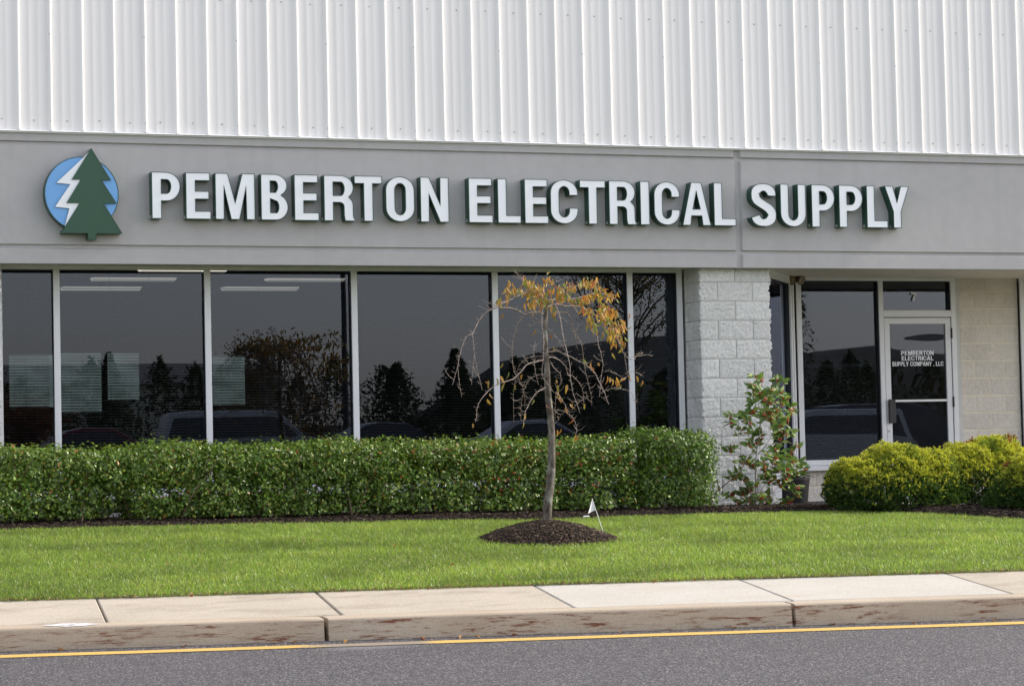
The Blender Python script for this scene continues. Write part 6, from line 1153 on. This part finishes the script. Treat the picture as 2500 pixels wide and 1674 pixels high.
b1 = np.stack([x - sx, y - sy, z], 1); b2 = np.stack([x + sx, y + sy, z], 1)
m1 = np.stack([x + dx * H * .45 - sx * .8, y + dy * H * .45 - sy * .8, z + H * .6], 1); m2 = np.stack([x + dx * H * .45 + sx * .8, y + dy * H * .45 + sy * .8, z + H * .6], 1)
tp = np.stack([x + dx * H * 1.25, y + dy * H * 1.25, z + H], 1)
V = np.stack([b1, b2, m2, tp, m1], 1).reshape(-1, 3); i = np.arange(n) * 5
F = np.concatenate([np.stack([i, i + 1, i + 2], 1), np.stack([i, i + 2, i + 4], 1), np.stack([i + 4, i + 2, i + 3], 1)])
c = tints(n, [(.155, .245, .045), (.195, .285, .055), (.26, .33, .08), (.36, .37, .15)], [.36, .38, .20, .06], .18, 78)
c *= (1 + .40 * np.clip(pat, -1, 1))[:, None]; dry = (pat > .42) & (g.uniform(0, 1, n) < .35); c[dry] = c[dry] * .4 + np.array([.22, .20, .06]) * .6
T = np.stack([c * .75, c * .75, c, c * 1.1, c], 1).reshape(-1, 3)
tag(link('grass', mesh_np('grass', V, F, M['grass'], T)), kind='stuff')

# thatch and litter caught where the lawn meets the pavement
g = np.random.default_rng(63); P = []
for _ in range(1500):
    x = g.uniform(-1.6, 6.6); P.append((x, kerb_y(x) + 1.285 + abs(g.normal(0, .022)), -.272 + g.uniform(0, .012)))
P = np.array(P); n = len(P)
V, F, T = leaf_cloud(P, np.array([[0, -.4, 1.]] * n), g.uniform(.015, .05, n), g.uniform(.003, .010, n), tints(n, [(.20, .13, .06), (.10, .06, .03), (.32, .25, .14)], [.4, .35, .25], .2, 64), .2, 0, .5, 65)
tag(link('edge_litter', mesh_np('edge_litter', V, F, M['deadleaf'], T)), kind='stuff')

# ------------------------------------------------------------------ fallen leaves
dl_ = [leaf_mesh('fallen_leaf', .065, .030, .6, .5, M['deadleaf'], cc, 4, 90 + k) for k, cc in enumerate([(.22, .075, .03), (.30, .15, .05), (.38, .22, .10)])]
g = np.random.default_rng(5)
spots = [(-.15, -.07, 'brown curled leaf on the asphalt right of the white paint splash'), (.42, -.06, 'reddish brown leaf against the kerb just left of its first joint'), (.86, -.07, 'rust coloured leaf by the first kerb joint'), (1.33, -.06, None), (1.60, -.05, None), (1.68, -.075, None), (1.95, -.06, None), (2.62, -.08, None), (3.4, -.07, None), (4.05, -.06, None), (4.6, -.09, None), (5.15, -.10, 'red brown leaf between kerb and yellow line near the right edge'), (-.95, -.06, 'yellow leaf against the kerb foot at the left edge'), (.55, -.05, None)]
for k, (x, o, lab) in enumerate(spots):
    ob = bpy.data.objects.new('fallen_leaf', dl_[(k * 2) % 3 if k != 12 else 2]); COL.objects.link(ob); y = kerb_y(x) + o
    ob.location = (x, y, road_z(x, y) + .012); ob.rotation_euler = (g.uniform(-.4, .4), g.uniform(-.3, .3), g.uniform(0, 6.28)); sc = g.uniform(.7, 1.15); ob.scale = (sc, sc, sc)
    tag(ob, lab or 'small dry brown leaf lying along the kerb foot', 'fallen leaf', 'fallen leaves along the kerb')
for k in range(24):
    x = g.uniform(-1.2, 6.0); ob = bpy.data.objects.new('fallen_leaf', dl_[g.integers(0, 3)]); COL.objects.link(ob)
    if k < 14: y = kerb_y(x) + 1.28 + g.uniform(-.03, .05); zz = -.268
    else: y = g.uniform(-5.8, -3.2) ; zz = lawn_z(x, y) + .035
    ob.location = (x, y, zz); ob.rotation_euler = (g.uniform(-.5, .5), g.uniform(-.5, .5), g.uniform(0, 6.28)); sc = g.uniform(.4, .75); ob.scale = (sc, sc, sc)
    tag(ob, 'tiny tan leaf caught in the grass edge along the pavement' if k < 14 else 'tiny tan leaf lying on the lawn', 'fallen leaf', 'fallen leaves in the grass edge' if k < 14 else 'fallen leaves on the lawn')
# ------------------------------------------------------------------ across the road: what the windows mirror
def car(name, label, cat, x, y, z, rz, L, H, Wd, paint, prof, win):
    """prof: side outline of the body, win: side outline of the glasshouse"""
    t = thing(name, label, cat, (x, y, z), 'cars parked across the road'); t.rotation_euler = (0, 0, rz)
    def part(nm, m, mat, sm=False): o = bpy.data.objects.new(nm, m.mesh(nm, mat, sm)); COL.objects.link(o); o.parent = t; return o
    def loft(pr, inset_top, mat, nm, ex=0.0):
        m = MB(); n = len(pr); V = []
        hw = lambda q: Wd / 2 - inset_top * max(0, (q - .5 * H) / (.5 * H)) ** 1.2 + ex
        for s_ in (-1, 1):
            for (a, b) in pr: V.append((a, s_ * hw(b), b))
        for s_ in (-1, 1):
            for (a, b) in pr: V.append((a, s_ * (hw(b) - .09), b + (.02 if b > .6 * H else 0)))
        F = []
        for i in range(n):
            j = (i + 1) % n
            F += [(i, j, 2 * n + j, 2 * n + i), (n + j, n + i, 3 * n + i, 3 * n + j), (2 * n + i, 2 * n + j, 3 * n + j, 3 * n + i)]
        F += [tuple(range(n))[::-1], tuple(n + i for i in range(n))]
        m.add(V, F); return part(nm, m, mat)
    b = loft(prof, .16, paint, 'body'); loft(win, .16, M['carglass'], 'side_window', .006)
    for s_ in (-1, 1):
        for a in (L * .19, L * .80):
            m = MB(); m.cyl((a - L / 2, s_ * (Wd / 2 - .2), .33), (a - L / 2, s_ * (Wd / 2 + .01), .33), .33, n=22); w = part('wheel', m, M['tyre'])
            m = MB(); m.cyl((a - L / 2, s_ * (Wd / 2 + .0), .33), (a - L / 2, s_ * (Wd / 2 + .018), .33), .20, .17, n=14); r = bpy.data.objects.new('rim', m.mesh('rim', M['steel'])); COL.objects.link(r); r.parent = w
    m = MB()
    for s_ in (-1, 1): m.box(L / 2 - .12, L / 2 - .0, s_ * .62 - .14, s_ * .62 + .14, .62, .78)
    part('headlight', m, M['lens']); return t
def suv(L, H):
    h = L / 2
    return ([(-h, .35), (-h + .02, .95), (-h + .10, H * .58), (-h + .30, H * .97), (-h + .8, H), (.35, H), (.75, H * .96), (1.35, H * .62), (h - .25, H * .55), (h - .04, H * .45), (h, .35), (h - .1, .24), (-h + .1, .24)],
            [(-h + .25, H * .62), (-h + .42, H * .91), (.30, H * .92), (.66, H * .90), (1.16, H * .64)])
def sedan(L, H):
    h = L / 2
    return ([(-h, .35), (-h + .02, .80), (-h + .35, H * .66), (-h + .75, H * .68), (-h + 1.45, H * .97), (-.1, H), (.35, H * .95), (1.1, H * .64), (h - .25, H * .56), (h - .04, H * .45), (h, .35), (h - .1, .22), (-h + .1, .22)],
            [(-h + 1.0, H * .70), (-h + 1.5, H * .92), (-.1, H * .94), (.30, H * .90), (.92, H * .67)])
p, w = suv(4.9, 1.80); car('parked_suv', 'light silver sport utility car mirrored in the third window pane', 'car', 11.7, -37.0, 0.12, 0.10, 4.9, 1.80, 1.9, M['carpaint'], p, w)
p, w = sedan(4.6, 1.45)
car('parked_car', 'dark sedan mirrored low in the leftmost window pane', 'car', 4.3, -37.2, 0.12, 0.0, 4.6, 1.45, 1.8, M['cardark'], p, w)
car('parked_car', 'dark red sedan mirrored low in the second window pane', 'car', 8.0, -41, 0.17, math.pi, 4.6, 1.45, 1.8, M['carred'], p, w)
car('parked_car', 'dark sedan mirrored low in the wide pane left of the young tree', 'car', 15.9, -40, 0.16, math.pi, 4.6, 1.42, 1.8, M['cardark'], p, w)
car('parked_car', 'silver sedan mirrored low behind the young tree trunk', 'car', 20.2, -38.5, 0.13, 0, 4.6, 1.42, 1.8, M['carpaint'], p, w)
p, w = suv(5.0, 1.78)
car('parked_van', 'grey minivan mirrored in the side window beside the door', 'van', 26.4, -31.5, -.12, math.pi, 5.0, 1.78, 1.95, M['carpaint'], p, w)
car('parked_van', 'dark minivan mirrored in the lower glass of the numbered door', 'van', 31.2, -36, 0.10, 0, 5.0, 1.75, 1.95, M['cardark'], p, w)

def conifer(x, y, h, r, seed, label, dens=1.0):
    g = np.random.default_rng(seed); z0 = terrain_z(y) - .12
    t = thing('conifer_tree', label, 'tree', (x, y, z0), 'dark conifers beyond the car park')
    MB().tube([(x, y, z0, .12), (x, y, z0 + h * .98, .01)], 7).build('trunk', M['bark'], t)
    n = int(2600 * dens); q = g.uniform(0, 1, n) ** .75; tier = np.floor(q * 13) / 13; q2 = tier + (q - tier) * .8
    a = g.uniform(0, 6.28, n); lobes = 1 + .25 * np.sin(a * 5 + tier * 40) ; rad = r * (1 - q2) ** .9 * lobes * np.sqrt(g.uniform(.15, 1, n)) + .04
    P = np.stack([x + rad * np.cos(a), y + rad * np.sin(a), z0 + .25 + q2 * (h - .25) - rad * .22 + g.normal(0, .04, n)], 1)
    N = np.stack([np.cos(a) * .4, np.sin(a) * .4, np.ones(n)], 1)
    V, F, T = leaf_cloud(P, N, g.uniform(.12, .26, n), g.uniform(.05, .10, n), tints(n, [(.022, .040, .016), (.03, .055, .022), (.045, .06, .025)], [.5, .35, .15], .2, seed), .1, .3, .5, seed)
    link('crown', mesh_np('crown', V, F, M['treefol'], T), t)['kind'] = 'stuff'
for k, (x, y, h, r, lab) in enumerate([(11.9, -57, 4.2, 1.3, 'pointed conifer mirrored behind the pale green far windows in the second pane'), (24.2, -57, 4.3, 1.7, 'broad pointed conifer mirrored left of the young tree'), (26.6, -57.5, 4.0, 1.2, 'slim conifer mirrored just left of the mullion behind the young tree'), (22.0, -57, 3.8, 1.6, 'lower conifer mirrored near the left side of the fourth wide pane')]): conifer(x, y, h, r, 500 + k, lab)
# the far wood behind them reads as one mass
gg = np.random.default_rng(8); PW = []; x_ = 2.0
while x_ < 64:
    h = gg.uniform(3.3, 4.2); r = gg.uniform(1.3, 2.1); yy = -61 + gg.uniform(-2.5, 2.0); n = 1500; q = gg.uniform(0, 1, n) ** .8; a = gg.uniform(0, 6.28, n)
    rad = r * (1 - q ** 1.6) ** .75 * np.sqrt(gg.uniform(.1, 1, n)) * (1 + .3 * np.sin(a * 4 + q * 9)); PW.append(np.stack([x_ + rad * np.cos(a), yy + rad * np.sin(a), .25 + q * h + gg.normal(0, .10, n)], 1)); x_ += gg.uniform(.9, 1.6)
PW = np.concatenate(PW); n = len(PW)
V, F, T = leaf_cloud(PW, gg.normal(0, 1, (n, 3)) + np.array([0, 0, .6]), gg.uniform(.10, .30, n), gg.uniform(.04, .12, n), tints(n, [(.025, .042, .018), (.038, .058, .024), (.07, .06, .025)], [.5, .35, .15], .2, 3), .1, .2, .5, 8)
tag(link('far_wood', mesh_np('far_wood', V, F, M['treefol'], T)), kind='stuff')
conifer(34.8, -50, 9.5, 1.6, 560, 'tall narrow conifer mirrored at the left edge of the entrance side window', 1.6)

def broad(name, label, x, y, h, r, cols, wts, seed, nleaf, weep=False):
    g = np.random.default_rng(seed); z0 = terrain_z(y) - .12; t = thing(name, label, 'tree', (x, y, z0))
    MB().tube([(x, y, z0, .16), (x + .05, y, z0 + h * .4, .12), (x - .04, y, z0 + h * .8, .05)], 8).build('trunk', M['bark'], t)
    P = []; m = MB(); nb = 34
    for k in range(nb):
        a = 2 * math.pi * k / nb + g.normal(0, .2); s0 = h * g.uniform(.35, .75); L = r * g.uniform(.6, 1.05); pts = []
        for j in range(8):
            u = j / 7
            if weep: zz = z0 + h * .78 + .28 * h * u * (1 - u) * 2 - h * .52 * u ** 2.6 * g.uniform(.7, 1.1)
            else: zz = z0 + s0 + (h - s0) * (u ** .8) * g.uniform(.55, 1.0)
            pts.append((x + math.cos(a) * L * u + g.normal(0, .06), y + math.sin(a) * L * u + g.normal(0, .06), zz, .03 * (1 - u) + .006))
        m.tube(pts, 5, cap=False)
        for _ in range(nleaf // nb):
            q = pts[min(7, int(8 * g.uniform(.1, 1) ** .6))]; P.append((q[0] + g.normal(0, .20), q[1] + g.normal(0, .2), q[2] + g.normal(-.05, .18)))
    m.build('limbs', M['bark'], t); P = np.array(P); n = len(P); N = g.normal(0, 1, (n, 3))
    V, F, T = leaf_cloud(P, N, g.uniform(.07, .13, n), g.uniform(.03, .06, n), tints(n, cols, wts, .25, seed), .2, .8, .5, seed)
    link('crown', mesh_np('crown', V, F, M['treefol'], T), t)['kind'] = 'stuff'
broad('weeping_tree', 'fuller weeping tree with rust leaves mirrored in the third window pane', 13.4, -42, 4.35, 2.0, [(.16, .07, .02), (.10, .08, .025), (.24, .10, .03)], [.4, .4, .2], 601, 4200, True)
broad('autumn_tree', 'tall yellow-leaved tree mirrored in the last pane beside the block column', 24.6, -42, 7.2, 2.6, [(.22, .15, .03), (.12, .10, .03), (.28, .19, .04)], [.4, .3, .3], 602, 4600)
broad('autumn_shrub', 'rust brown shrub mirrored low in the leftmost window pane', 5.2, -32, 2.5, 1.0, [(.16, .05, .02), (.10, .06, .02)], [.6, .4], 603, 2600)

pole = thing('light_pole', 'slim dark car park light pole mirrored right of the third window pane', 'light pole', (17.5, -48, 0.1))
MB().tube([(17.5, -48, .0, .10), (17.5, -48, 9.0, .07)], 12).build('pole_shaft', M['shade_black'], pole)
MB().box(17.1, 17.9, -48.2, -47.8, 9.0, 9.14, bev=.02).build('lamp_head', M['shade_black'], pole)
MB().cyl((17.5, -48, -.1), (17.5, -48, .5), .28, n=16).build('pole_base', M['mortar'], pole)

sh = thing('long_shed', 'long low cream building beyond the conifers mirrored in the second window pane', 'building', (19, -92, .5))
MB().box(14, 27, -97, -92, .3, 4.4).build('wall', M['metalwall'], sh)
m = MB(); m.add([(13.6, -91.6, 4.4), (27.4, -91.6, 4.4), (27.4, -94.5, 5.5), (13.6, -94.5, 5.5), (13.6, -97.4, 4.4), (27.4, -97.4, 4.4)], [(0, 1, 2, 3), (3, 2, 5, 4), (0, 3, 4), (1, 5, 2)]); m.build('roof', M['inwall'], sh)

V = []; nx_, ny_ = 140, 6
for j in range(ny_):
    for i in range(nx_):
        x = -900 + 1900 * i / (nx_ - 1); c = float(np.interp(x, [-900, 150, 310, 345, 395, 440, 468, 504, 560, 650, 900], [12, 10, 10, 39, 46, 41, 36, 42, 40, 28, 18]))
        q = math.sin(math.pi * j / (ny_ - 1)); V.append((x, -760 - 60 * j, 4 + c * q * (1 + .08 * noise.noise((x * .05, j, 1))) - (14 if j in (0, ny_ - 1) else 0)))
F = [(j * nx_ + i + 1, j * nx_ + i, (j + 1) * nx_ + i, (j + 1) * nx_ + i + 1) for j in range(ny_ - 1) for i in range(nx_ - 1)]
tag(link('hills', mesh_np('hills', V, F, M['hill'], smooth=True)), kind='structure')
